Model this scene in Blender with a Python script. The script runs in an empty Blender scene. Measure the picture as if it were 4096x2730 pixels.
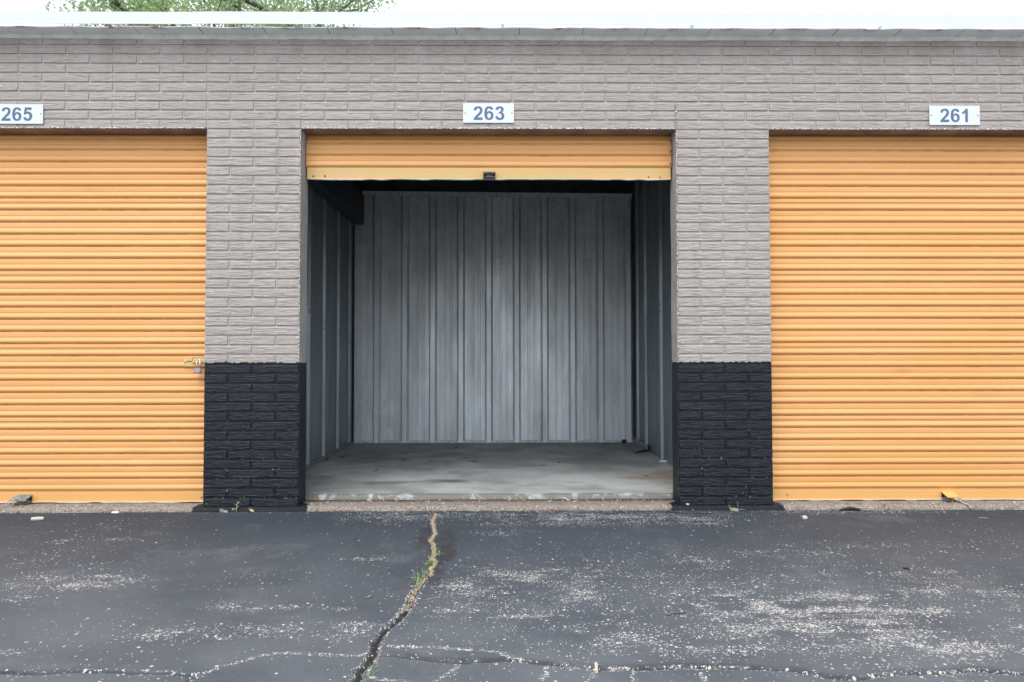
import bpy, math, random
import numpy as np
from mathutils import Vector, Matrix, geometry
R = math.radians
random.seed(7); rng = np.random.default_rng(7)
sc = bpy.context.scene
C = sc.collection

# ------------------------------------------------------------------ camera
cam_d = bpy.data.cameras.new("camera"); cam = bpy.data.objects.new("camera", cam_d); C.objects.link(cam)
cam_d.sensor_width = 36; cam_d.lens = 24.004; cam_d.clip_end = 500; cam_d.clip_start = 0.05
pit, yaw, rol = R(1.5684), R(0.51256), R(-0.07986)
fw = Vector((math.sin(yaw)*math.cos(pit), math.cos(yaw)*math.cos(pit), math.sin(pit)))
rt = Vector((math.cos(yaw), -math.sin(yaw), 0)); up = rt.cross(fw)
r2 = rt*math.cos(rol)+up*math.sin(rol); u2 = -rt*math.sin(rol)+up*math.cos(rol)
m = Matrix((r2, u2, -fw)).transposed().to_4x4(); m.translation = Vector((0.10895, -4.41444, 0.93588))
cam.matrix_world = m
sc.camera = cam

# ------------------------------------------------------------------ light
SUN = Vector((-0.16, -0.40, 0.86)).normalized()
elev = math.asin(SUN.z); rot = math.atan2(SUN.x, SUN.y) % (2*math.pi)
w = bpy.data.worlds.new("World"); sc.world = w; w.use_nodes = True
nt = w.node_tree; nt.nodes.clear()
sky = nt.nodes.new("ShaderNodeTexSky"); sky.sky_type = 'NISHITA'; sky.sun_disc = False
sky.sun_elevation = elev; sky.sun_rotation = rot; sky.dust_density = 3.0; sky.air_density = 1.0
bw = nt.nodes.new("ShaderNodeRGBToBW"); mx = nt.nodes.new("ShaderNodeMix"); mx.data_type = 'RGBA'
mx.inputs[0].default_value = 0.80            # cloud veil: most of the blue is gone
cloud = nt.nodes.new("ShaderNodeRGB"); cloud.outputs[0].default_value = (4.8, 5.15, 5.4, 1)   # radiance of the even cloud sheet
tadd = nt.nodes.new("ShaderNodeMix"); tadd.data_type = 'RGBA'; tadd.inputs[0].default_value = 0.75
bg = nt.nodes.new("ShaderNodeBackground"); bg.inputs[1].default_value = 0.15
wo = nt.nodes.new("ShaderNodeOutputWorld")
L = nt.links.new
L(sky.outputs[0], bw.inputs[0]); L(sky.outputs[0], mx.inputs[6]); L(bw.outputs[0], tadd.inputs[6]); L(cloud.outputs[0], tadd.inputs[7]); L(tadd.outputs[2], mx.inputs[7])
L(mx.outputs[2], bg.inputs[0]); L(bg.outputs[0], wo.inputs[0])
sd = bpy.data.lights.new("sun", 'SUN'); sd.energy = 0.9; sd.angle = R(35); sd.color = (1, 0.965, 0.92)
so = bpy.data.objects.new("sun", sd); C.objects.link(so); so.rotation_euler = SUN.to_track_quat('Z', 'Y').to_euler(); so.location = (0, -6, 9)
sc.view_settings.view_transform = 'Standard'; sc.view_settings.look = 'None'; sc.view_settings.gamma = 1
sc.view_settings.exposure = 1.12
# world-space outlines of the asphalt cracks and of the worn, speckled patches (metres)
MAIN= [(-0.341, -0.059), (-0.334, -0.121), (-0.331, -0.279), (-0.32, -0.39), (-0.287, -0.579), (-0.302, -0.705), (-0.268, -0.838), (-0.243, -1.0), (-0.258, -1.038), (-0.228, -1.113), (-0.24, -1.218), (-0.232, -1.306), (-0.257, -1.428), (-0.274, -1.542), (-0.272, -1.664), (-0.28, -1.752), (-0.29, -1.835), (-0.311, -1.906), (-0.329, -1.973), (-0.338, -2.049), (-0.332, -2.121), (-0.335, -2.188), (-0.346, -2.251), (-0.345, -2.337)]
DARK=[ [(-1.483, -2.263), (-1.456, -2.263), (-1.359, -2.271), (-1.28, -2.266), (-1.232, -2.256), (-1.142, -2.252), (-1.044, -2.263), (-0.952, -2.264), (-0.836, -2.277)] , [(-0.313, -2.155), (-0.265, -2.15), (-0.189, -2.173), (-0.09, -2.207), (0.005, -2.208), (0.124, -2.193), (0.195, -2.21), (0.335, -2.233), (0.393, -2.255), (0.473, -2.251), (0.542, -2.256), (0.64, -2.242), (0.752, -2.249), (0.867, -2.255), (0.979, -2.267), (1.038, -2.293), (1.092, -2.323), (1.135, -2.328), (1.18, -2.329), (1.236, -2.31), (1.312, -2.296), (1.449, -2.298), (1.531, -2.279), (1.581, -2.274), (1.635, -2.295), (1.7, -2.304), (1.765, -2.307)] , [(-0.861, -2.33), (-0.848, -2.29)] ]
WHITE=[ [(-0.855, -2.275), (-0.828, -2.273), (-0.803, -2.235), (-0.769, -2.204), (-0.716, -2.156), (-0.653, -2.128), (-0.58, -2.129), (-0.478, -2.142), (-0.402, -2.148), (-0.411, -2.148), (-0.344, -2.143)] , [(-0.307, -2.08), (-0.221, -2.081), (-0.15, -2.088), (-0.074, -2.106), (0.05, -2.119), (0.1, -2.143), (0.148, -2.188), (0.162, -2.199)] , [(0.241, -2.227), (0.234, -2.268), (0.217, -2.327)] , [(0.391, -2.275), (0.374, -2.3), (0.346, -2.345)] , [(-0.041, -2.224), (-0.057, -2.265), (-0.105, -2.333)] , [(0.503, -2.266), (0.5, -2.33)] , [(-0.33, -2.281), (-0.307, -2.306), (-0.189, -2.337)] , [(0.71, -2.284), (0.708, -2.338)] , [(1.47, -2.308), (1.467, -2.347)] , [(0.288, -2.233), (0.392, -2.262), (0.472, -2.256), (0.541, -2.264), (0.638, -2.249), (0.75, -2.256), (0.864, -2.265)] , [(1.035, -2.3), (1.089, -2.33), (1.132, -2.334)] , [(1.232, -2.316), (1.308, -2.303), (1.445, -2.305), (1.528, -2.284), (1.578, -2.278), (1.631, -2.301), (1.695, -2.31)] ]
PATCH= [(-1.823, -1.397, 0.273, 0.09, 0.5), (-1.689, -1.348, 0.133, 0.036, 0.5), (-2.277, -0.714, 0.04, 0.041, 0.6), (-1.983, -0.693, 0.095, 0.032, 0.5), (-1.895, -1.584, 0.062, 0.061, 0.4), (-0.963, -1.653, 0.07, 0.046, 0.45), (-0.795, -1.71, 0.167, 0.041, 0.3), (-1.023, -1.952, 0.178, 0.057, 0.3), (-0.633, -1.923, 0.234, 0.058, 0.35), (-1.09, -1.995, 0.053, 0.044, 0.25), (-1.549, -2.102, 0.066, 0.03, 0.4), (-0.479, -1.728, 0.088, 0.033, 0.4), (-0.449, -1.942, 0.08, 0.07, 0.45), (-0.624, -0.161, 0.247, 0.154, 0.4), (0.49, -0.151, 0.744, 0.112, 0.45), (0.476, -0.302, 0.718, 0.091, 0.35), (0.075, -0.551, 0.126, 0.068, 0.25), (-0.061, -1.485, 0.117, 0.072, 0.6), (0.064, -1.371, 0.166, 0.071, 0.5), (0.33, -1.333, 0.246, 0.073, 0.35), (0.402, -1.584, 0.082, 0.077, 0.5), (-0.075, -1.733, 0.068, 0.041, 0.45), (0.099, -1.818, 0.207, 0.018, 0.6), (0.488, -2.008, 0.175, 0.089, 0.45), (0.568, -2.132, 0.116, 0.06, 0.4), (0.285, -1.641, 0.453, 0.508, 0.12), (1.066, -1.696, 0.217, 0.145, 0.5), (1.18, -1.778, 0.153, 0.122, 0.55), (1.528, -1.602, 0.143, 0.048, 0.55), (1.408, -1.781, 0.249, 0.075, 0.5), (1.73, -1.769, 0.404, 0.023, 0.7), (1.39, -1.926, 0.199, 0.084, 0.5), (1.003, -1.948, 0.134, 0.065, 0.5), (1.399, -2.058, 0.171, 0.06, 0.4), (1.662, -2.122, 0.216, 0.056, 0.45), (2.039, -1.572, 0.258, 0.062, 0.35), (2.005, -1.379, 0.133, 0.125, 0.3), (1.501, -0.997, 0.248, 0.053, 0.25), (1.03, -1.213, 0.116, 0.14, 0.3), (0.914, -2.122, 0.266, 0.035, 0.25), (1.784, -1.944, 0.233, 0.027, 0.55), (1.991, -0.848, 0.389, 0.048, 0.15), (1.308, -0.282, 0.165, 0.146, 0.25), (2.402, -0.075, 0.505, 0.05, 0.35), (1.422, -1.791, 0.666, 0.561, 0.12), (-0.549, -1.08, 0.133, 0.05, 0.35), (-2.333, 0.011, 1.284, 0.059, 0.1)]

# ------------------------------------------------------------------ helpers
def tag(o, label=None, cat=None, group=None, kind=None):
    if label: o['label'] = label
    if cat: o['category'] = cat
    if group: o['group'] = group
    if kind: o['kind'] = kind
    return o
def empty(name, loc=(0, 0, 0)):
    o = bpy.data.objects.new(name, None); o.location = loc; o.empty_display_size = .1; C.objects.link(o); return o
def link(name, me, mat, parent=None):
    o = bpy.data.objects.new(name, me); C.objects.link(o)
    for mm in (mat if isinstance(mat, (list, tuple)) else [mat]): me.materials.append(mm)
    if parent:
        o.parent = parent
        b = parent
        off = Vector((0, 0, 0))
        while b: off += b.location; b = b.parent
        o.location = -off
    return o
def mesh_np(name, V, F, attrs=None, smooth=False):
    """V (n,3), F (m,k) arrays"""
    me = bpy.data.meshes.new(name)
    V = np.asarray(V, np.float32); F = np.asarray(F, np.int32); k = F.shape[1]
    me.vertices.add(len(V)); me.vertices.foreach_set('co', V.ravel())
    me.loops.add(F.size); me.loops.foreach_set('vertex_index', F.ravel())
    me.polygons.add(len(F)); me.polygons.foreach_set('loop_start', np.arange(0, F.size, k, dtype=np.int32))
    me.polygons.foreach_set('loop_total', np.full(len(F), k, np.int32))
    me.polygons.foreach_set('use_smooth', np.full(len(F), bool(smooth)))
    for n, a in (attrs or {}).items():
        at = me.attributes.new(n, 'FLOAT', 'POINT'); at.data.foreach_set('value', np.asarray(a, np.float32).ravel())
    me.update(calc_edges=True); return me
def grid_faces(nu, nv):                       # vertex index = i*nv + j
    i, j = np.meshgrid(np.arange(nu-1), np.arange(nv-1), indexing='ij'); a = (i*nv+j)
    return np.stack([a, a+nv, a+nv+1, a+1], -1).reshape(-1, 4)
class MB:
    def __init__(s): s.v = []; s.f = []
    def add(s, vs, fs):
        b = len(s.v); s.v += [tuple(v) for v in vs]; s.f += [tuple(b+i for i in f) for f in fs]; return s
    def box(s, x0, x1, y0, y1, z0, z1):
        return s.add([(x, y, z) for x in (x0, x1) for y in (y0, y1) for z in (z0, z1)],
                     [(0, 1, 3, 2), (4, 6, 7, 5), (0, 4, 5, 1), (2, 3, 7, 6), (0, 2, 6, 4), (1, 5, 7, 3)])
    def tube(s, pts, r, n=8, cap=True):
        pts = [Vector(p) for p in pts]; rr = r if isinstance(r, (list, tuple)) else [r]*len(pts); vs = []
        for i, p in enumerate(pts):
            d = (pts[min(i+1, len(pts)-1)]-pts[max(i-1, 0)]).normalized()
            a = d.cross(Vector((0.3, 0.2, 1)) if abs(d.z) < .9 else Vector((1, 0.1, 0))).normalized(); b = d.cross(a)
            vs += [p+(a*math.cos(t)+b*math.sin(t))*rr[i] for t in [2*math.pi*k/n for k in range(n)]]
        fs = [(i*n+k, i*n+(k+1) % n, (i+1)*n+(k+1) % n, (i+1)*n+k) for i in range(len(pts)-1) for k in range(n)]
        if cap: fs += [tuple(range(n))[::-1], tuple((len(pts)-1)*n+k for k in range(n))]
        return s.add(vs, fs)
    def prism(s, poly, f):                    # poly 2D, f(u,v,side)->3D, side 0/1
        n = len(poly)
        vs = [f(u, v, 0) for u, v in poly]+[f(u, v, 1) for u, v in poly]
        tri = geometry.tessellate_polygon([[Vector((u, v, 0)) for u, v in poly]])
        fs = [t for t in tri]+[tuple(n+i for i in t[::-1]) for t in tri]+[(i, (i+1) % n, n+(i+1) % n, n+i) for i in range(n)]
        return s.add(vs, fs)
    def dome(s, c, r, h, ax=(0, -1, 0), n=12):
        ax = Vector(ax); a = ax.cross(Vector((0, 0, 1)) if abs(ax.z) < .9 else Vector((1, 0, 0))).normalized(); b = ax.cross(a); c = Vector(c)
        vs = []
        for i in range(4):
            t = i/4*math.pi/2
            vs += [c+ax*h*math.sin(t)+(a*math.cos(k*2*math.pi/n)+b*math.sin(k*2*math.pi/n))*r*math.cos(t) for k in range(n)]
        vs.append(c+ax*h)
        fs = [(i*n+k, i*n+(k+1) % n, (i+1)*n+(k+1) % n, (i+1)*n+k) for i in range(3) for k in range(n)]+[(3*n+k, 3*n+(k+1) % n, 4*n) for k in range(n)]
        return s.add(vs, fs)
    def mesh(s, name, smooth=False, bevel=0):
        me = bpy.data.meshes.new(name); me.from_pydata(s.v, [], s.f)
        if bevel or True:
            import bmesh
            bm = bmesh.new(); bm.from_mesh(me); bmesh.ops.recalc_face_normals(bm, faces=bm.faces)
            if bevel: bmesh.ops.bevel(bm, geom=bm.edges[:], offset=bevel, segments=2, affect='EDGES', profile=.5)
            bm.to_mesh(me); bm.free()
        if smooth: me.polygons.foreach_set('use_smooth', [True]*len(me.polygons))
        return me
    def build(s, name, mat, parent=None, smooth=False, bevel=0): return link(name, s.mesh(name, smooth, bevel), mat, parent)
def vnoise(x, y, seed=0):                     # value noise 0..1
    xi = np.floor(x).astype(np.int64); yi = np.floor(y).astype(np.int64); fx = x-xi; fy = y-yi
    def h(a, b):
        n = (a*374761393+b*668265263+seed*1442695041) & 0xffffffff
        n = ((n ^ (n >> 13))*1274126177) & 0xffffffff
        return ((n ^ (n >> 16)) & 0xffff)/65535.
    u = fx*fx*(3-2*fx); v = fy*fy*(3-2*fy)
    return (h(xi, yi)*(1-u)+h(xi+1, yi)*u)*(1-v)+(h(xi, yi+1)*(1-u)+h(xi+1, yi+1)*u)*v
def fbm(x, y, seed=0, o=4):
    s = 0; a = .5
    for k in range(o): s = s+a*vnoise(x*2**k, y*2**k, seed+k*17); a *= .5
    return s/(1-.5**o)
def polydist(X, Y, pts):
    d = np.full(X.shape, 9.)
    for (ax, ay), (bx, by) in zip(pts[:-1], pts[1:]):
        vx, vy = bx-ax, by-ay; t = np.clip(((X-ax)*vx+(Y-ay)*vy)/(vx*vx+vy*vy+1e-9), 0, 1)
        d = np.minimum(d, np.hypot(X-ax-t*vx, Y-ay-t*vy))
    return d
def wiggle(pts, amp, step=.012, seed=0):      # subdivide a polyline and jitter it
    out = []; rr = random.Random(seed)
    for (ax, ay), (bx, by) in zip(pts[:-1], pts[1:]):
        L_ = math.hypot(bx-ax, by-ay); n = max(1, int(L_/step))
        for k in range(n):
            t = k/n; out.append((ax+(bx-ax)*t+rr.uniform(-amp, amp), ay+(by-ay)*t+rr.uniform(-amp, amp)))
    out.append(pts[-1]); return out

# ------------------------------------------------------------------ materials
class N:
    def __init__(s, name, rough=.6, spec=.5, metal=0., color=(.5, .5, .5)):
        s.m = bpy.data.materials.new(name); s.m.use_nodes = True; s.t = s.m.node_tree
        s.b = s.t.nodes['Principled BSDF']; s.set('Roughness', rough); s.set('Metallic', metal); s.set('Specular IOR Level', spec)
        s.set('Base Color', (*color, 1)); s._co = None
    def set(s, k, v):
        if hasattr(v, 'is_output'): s.t.links.new(v, s.b.inputs[k])
        else: s.b.inputs[k].default_value = v
        return s
    def nn(s, ty, ins=None, **kw):
        n = s.t.nodes.new(ty)
        for k, v in kw.items(): setattr(n, k, v)
        for k, v in (ins or {}).items():
            if hasattr(v, 'is_output'): s.t.links.new(v, n.inputs[k])
            else: n.inputs[k].default_value = v
        return n
    def co(s):
        if s._co is None: s._co = s.nn('ShaderNodeTexCoord').outputs['Object']
        return s._co
    def map(s, sc_): return s.nn('ShaderNodeMapping', {'Vector': s.co(), 'Scale': sc_}).outputs[0]
    def noise(s, scale, detail=3, rough=.5, dist=0, vec=None, out=0):
        return s.nn('ShaderNodeTexNoise', {'Vector': vec if vec is not None else s.co(), 'Scale': scale, 'Detail': detail, 'Roughness': rough, 'Distortion': dist}).outputs[out]
    def math(s, op, a, b=0., c=0., clamp=False):
        return s.nn('ShaderNodeMath', {0: a, 1: b, 2: c}, operation=op, use_clamp=clamp).outputs[0]
    def ramp(s, f, stops, interp='LINEAR'):
        n = s.nn('ShaderNodeValToRGB', {0: f}); r = n.color_ramp; r.interpolation = interp
        while len(r.elements) < len(stops): r.elements.new(.5)
        for e, (p, c) in zip(r.elements, stops): e.position = p; e.color = (*c, 1) if not isinstance(c, float) else (c, c, c, 1)
        return n.outputs[0]
    def mix(s, f, a, b, mode='MIX'):
        return s.nn('ShaderNodeMix', {0: f, 6: a if hasattr(a, 'is_output') else (*a, 1), 7: b if hasattr(b, 'is_output') else (*b, 1)}, data_type='RGBA', blend_type=mode).outputs[2]
    def attr(s, n): return s.nn('ShaderNodeAttribute', attribute_name=n).outputs['Fac']
    def rng(s, f, a, b, c=0., d=1.): return s.nn('ShaderNodeMapRange', {0: f, 1: a, 2: b, 3: c, 4: d}).outputs[0]
    def bump(s, h, dist=.003, strength=1.):
        n = s.nn('ShaderNodeBump', {'Height': h, 'Distance': dist, 'Strength': strength}); s.t.links.new(n.outputs[0], s.b.inputs['Normal']); return s

def brick_paint(name, c1, c2, mort, rough, spec, chips=False):
    n = N(name, rough, spec)
    face = n.attr('face')
    ridg = n.noise(1, 4, .6, .6, n.map((13, 13, 125)))
    big = n.noise(1.1, 4, .6)
    col = n.mix(n.rng(big, .35, .65), c1, c2)
    col = n.mix(n.math('MULTIPLY', n.rng(ridg, .36, .48, .75, 0), face), col, tuple(x*.6 for x in c1))  # ridge hollows darkened in the colour, crease shade to back up the bump
    if not chips: col = n.mix(n.math('MULTIPLY', face, n.rng(n.attr('tone'), 0, 1, .20, 0)), col, (.30, .25, .22))
    col = n.mix(n.rng(face, .1, .6, 1, 0), col, mort)
    if not chips:   # runs and blooms in the paint
        run = n.noise(1, 4, .6, .2, n.map((7, 7, .8))); col = n.mix(n.rng(run, .60, .70, 0, .35), col, (.52, .50, .48)); col = n.mix(n.rng(run, .40, .32, 0, .35), col, (.29, .255, .235))
    if not chips:
        dirt = n.noise(2.2, 5, .7, 0, n.map((1.5, 1, .8)))
        sep = n.nn('ShaderNodeSeparateXYZ', {0: n.co()}).outputs[2]
        top = n.rng(sep, 2.85, 3.03, 0, .55)
        col = n.mix(n.math('MULTIPLY', n.rng(dirt, .42, .62), n.math('ADD', top, .12)), col, (.27, .235, .205))
        g = n.noise(55, 2, .5); col = n.mix(n.rng(g, .70, .74, 0, .85), col, (.66, .65, .63))
    else:
        sep = n.nn('ShaderNodeSeparateXYZ', {0: n.co()}).outputs[2]
        low = n.rng(sep, .02, .62, 1, 0)
        cn = n.noise(45, 3, .7); gv = n.rng(face, .2, .7, 1, 0)
        f = n.math('MULTIPLY', n.rng(cn, .60, .66), n.math('MULTIPLY', gv, n.rng(low, 0, .5)))
        col = n.mix(f, col, (.33, .27, .22))
        sp = n.noise(120, 2, .5); f2 = n.math('MULTIPLY', n.rng(sp, .73, .75), n.rng(low, .65, 1))
        col = n.mix(f2, col, (.55, .52, .47))
    if chips:
        wr = n.noise(1, 4, .7, .3, n.map((6, 6, 3))); col = n.mix(n.math('MULTIPLY', n.rng(wr, .55, .70, 0, .35), face), col, (.030, .036, .045))
    n.set('Base Color', col)
    fine = n.noise(220, 2, .5)
    h = n.math('ADD', n.math('MULTIPLY', n.math('MULTIPLY', ridg, face), 1.0), n.math('MULTIPLY', fine, .10))
    n.bump(h, .0075 if not chips else .012, 1)
    return n.m
M = {}
M['brick'] = brick_paint('brick_paint_grey', (.465, .425, .398), (.425, .385, .358), (.405, .372, .365), .75, .3)
M['black'] = brick_paint('brick_paint_black', (.0065, .012, .021), (.0055, .010, .018), (.004, .006, .011), .42, .38, True)
def plain(name, c, rough=.6, spec=.5, metal=0, var=.12, scale=9, bump=0, bscale=120):
    n = N(name, rough, spec, metal); f = n.noise(scale, 5, .65)
    n.set('Base Color', n.mix(n.rng(f, .35, .68), c, tuple(x*(1-var*2) for x in c)))
    if bump: n.bump(n.noise(bscale, 3, .6), bump)
    return n.m
M['jamb'] = plain('smooth_grey_paint', (.43, .40, .39), .7, .3, bump=.0012, bscale=180)
M['jambblack'] = plain('smooth_black_paint', (.009, .012, .017), .5, .35, bump=.0015, bscale=200)
M['chip'] = (lambda n: (n.set('Base Color', n.ramp(n.noise(95, 3, .7, 0, n.map((1, 1, 1))), [(.0, (.12, .10, .08)), (.44, (.2, .17, .15)), (.50, (.42, .40, .38)), (.57, (.78, .78, .76)), (1., (.86, .86, .84))])), n.m)[1])(N('chipped_edge', .7, .3))
M['caulk'] = plain('caulk', (.78, .80, .76), .8, .2, var=.12, scale=14, bump=.004, bscale=40)
M['soffit'] = (lambda n: (n.set('Base Color', n.mix(n.math('MULTIPLY', n.attr('stain'), n.rng(n.noise(22, 4, .7), .35, .6)), (.92, .93, .94), (.22, .17, .10))), n.bump(n.noise(500, 2, .5), .0004), n.m)[2])(N('soffit_board', .7, .3))
M['white'] = plain('white_metal', (.70, .725, .77), .5, .4, var=.02)
M['roof'] = plain('roof_metal', (.42, .43, .44), .5, .5)
def door_paint():
    n = N('orange_door_paint', .42, .5)
    v = n.noise(1.0, 3, .5, 0, n.map((.7, 1, 3)))
    c = n.mix(n.rng(v, .35, .65), (.80, .415, .155), (.76, .375, .125))
    st = n.noise(1, 3, .6, 0, n.map((5, 1, 60)))
    c = n.mix(n.rng(st, .62, .72, 0, .22), c, (.62, .40, .20))
    ng = n.noise(170, 1, .5, 0, n.map((1, 1, .45))); low = n.noise(3, 2, .5)
    c = n.mix(n.math('MULTIPLY', n.rng(ng, .745, .76), n.rng(low, .45, .6, 0, .7)), c, (.20, .16, .14))
    c = n.mix(n.math('MULTIPLY', n.attr('crease_shade'), n.rng(n.noise(1, 4, .7, 0, n.map((9, 1, 40))), .34, .62, 0, .7)), c, (.24, .085, .02))  # shade of the slat creases painted into the door colour
    n.set('Base Color', c); n.bump(n.noise(90, 2, .5), .0003); return n.m
M['orange'] = door_paint()
def bar_paint(ca, cb):
    n = N('faded_yellow_bar_paint', .42, .5)
    v = n.noise(1.3, 4, .6, 0, n.map((1, 1, 9)))
    c = n.mix(n.rng(v, .38, .62), ca, cb)
    c = n.mix(n.rng(n.noise(60, 3, .7), .68, .72, 0, .5), c, (.33, .27, .18))
    n.set('Base Color', c); return n.m
M['bar'] = bar_paint((.76, .455, .165), (.66, .47, .20)); M['bar_o'] = bar_paint((.80, .415, .145), (.74, .41, .14))
M['seal'] = plain('galvanised_edge', (.72, .76, .80), .45, .5, .1, var=.2, scale=30)
M['dark'] = plain('dark_steel', (.045, .055, .062), .5, .5, .3, var=.3)
M['trimgrey'] = plain('grey_trim', (.66, .67, .66), .65, .5, .0, var=.25, scale=40)
M['galvdirty'] = plain('dirty_galvanised', (.34, .35, .34), .6, .5, .15, var=.4, scale=40, bump=.001)
M['rust'] = plain('rust', (.11, .05, .035), .9, .2, var=.4, scale=60)
def galv(name, base, dirt, metal, stain=True):
    n = N(name, .42, .5, metal)
    st = n.noise(1, 4, .65, .3, n.map((5, 5, .9))); sp = n.noise(75, 2, .7)
    c = n.mix(n.rng(st, .36, .66), base, dirt)
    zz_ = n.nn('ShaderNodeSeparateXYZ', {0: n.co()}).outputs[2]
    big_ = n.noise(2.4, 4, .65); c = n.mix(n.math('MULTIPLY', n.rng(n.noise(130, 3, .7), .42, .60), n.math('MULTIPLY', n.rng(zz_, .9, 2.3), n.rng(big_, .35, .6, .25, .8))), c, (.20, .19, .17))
    c = n.mix(n.rng(sp, .56, .70, 0, .35), c, tuple(x*.35 for x in base))
    v = n.nn('ShaderNodeTexVoronoi', {'Vector': n.co(), 'Scale': 24.}).outputs[0]
    c = n.mix(n.rng(v, .045, .08, .65, 0), c, (.03, .03, .03))
    if stain:
        w_ = n.noise(3.2, 4, .6, .8, n.map((1.6, 1, .7))); sep = n.nn('ShaderNodeSeparateXYZ', {0: n.co()})
        f = n.math('MULTIPLY', n.rng(w_, .55, .60), n.rng(sep.outputs[2], 1.75, 1.2))
        f = n.math('MULTIPLY', f, n.rng(sep.outputs[0], -.9, -1.15, .50, .95))
        c = n.mix(f, c, (.74, .78, .82))
    n.set('Base Color', c); n.set('Roughness', n.rng(st, .3, .7, .42, .58)); n.bump(n.noise(18, 3, .6), .0002); return n.m
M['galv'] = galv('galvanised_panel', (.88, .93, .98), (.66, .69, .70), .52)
M['galvshade'] = galv('galvanised_shaded_panel', (.27, .315, .35), (.23, .265, .29), .60, False)  # same steel as the back panel, its shade put into a darker colour
def conc():
    n = N('slab_concrete', .62, .45)
    a = n.noise(1.6, 5, .62, .4, n.map((1, 1.2, 1))); f = n.noise(60, 4, .7)
    c = n.mix(n.rng(a, .40, .60), (.46, .485, .48), (.25, .262, .26))
    c = n.mix(n.rng(f, .35, .7, 0, .35), c, (.18, .18, .175))
    c = n.mix(n.math('MULTIPLY', n.attr('damp_dark'), .85), c, (.085, .08, .072))
    c = n.mix(n.math('MULTIPLY', n.attr('rusty'), n.rng(a, .3, .6)), c, (.30, .19, .10))
    c = n.mix(n.attr('edge'), c, n.mix(n.rng(n.noise(5, 5, .75, .6), .36, .5), (.45, .46, .455), (.15, .145, .125)))
    c = n.mix(n.rng(n.noise(26, 2, .5), .72, .75, 0, .7), c, (.06, .045, .035))
    n.set('Base Color', c); n.bump(n.noise(160, 4, .7), .0012); return n.m
M['slab'] = conc()
def footing():
    n = N('exposed_aggregate', .85, .25)
    v = n.nn('ShaderNodeTexVoronoi', {'Vector': n.co(), 'Scale': 95.}); v2 = n.nn('ShaderNodeTexVoronoi', {'Vector': n.co(), 'Scale': 45.})
    sp = n.nn('ShaderNodeSeparateColor', {0: v.outputs['Color']}).outputs[0]
    sp2 = n.nn('ShaderNodeSeparateColor', {0: v2.outputs['Color']}).outputs[1]
    peb = n.ramp(sp, [(0, (.36, .33, .30)), (.3, (.50, .46, .42)), (.45, (.33, .19, .11)), (.55, (.46, .30, .19)), (.68, (.24, .22, .20)), (.8, (.56, .52, .47)), (1, (.62, .58, .52))], 'CONSTANT')
    cem = n.mix(n.rng(n.noise(12, 5, .7), .35, .65), (.31, .28, .245), (.20, .18, .16))
    f = n.math('MULTIPLY', n.rng(v.outputs[0], .5, .32), n.math('MAXIMUM', n.attr('agg'), n.rng(sp2, .75, .8, 0, .45)))
    c = n.mix(f, cem, peb)
    c = n.mix(n.rng(n.noise(150, 3, .7), .35, .75, 0, .5), c, (.17, .15, .13))
    c = n.mix(n.math('MULTIPLY', n.attr('dirt'), n.rng(n.noise(40, 4, .7), .35, .5, .6, 1)), c, (.06, .045, .035))
    pn = n.rng(n.math('ADD', n.attr('paint'), n.math('MULTIPLY', n.math('SUBTRACT', n.noise(25, 4, .7), .5), .7)), .47, .53)
    c = n.mix(pn, c, (.010, .013, .018))
    n.set('Base Color', c); n.set('Roughness', n.rng(pn, 0, 1, .85, .5))
    n.bump(n.math('ADD', n.math('MULTIPLY', n.rng(v.outputs[0], .6, .1), n.attr('agg')), n.noise(200, 3, .7)), .004); return n.m
M['footing'] = footing()
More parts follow.
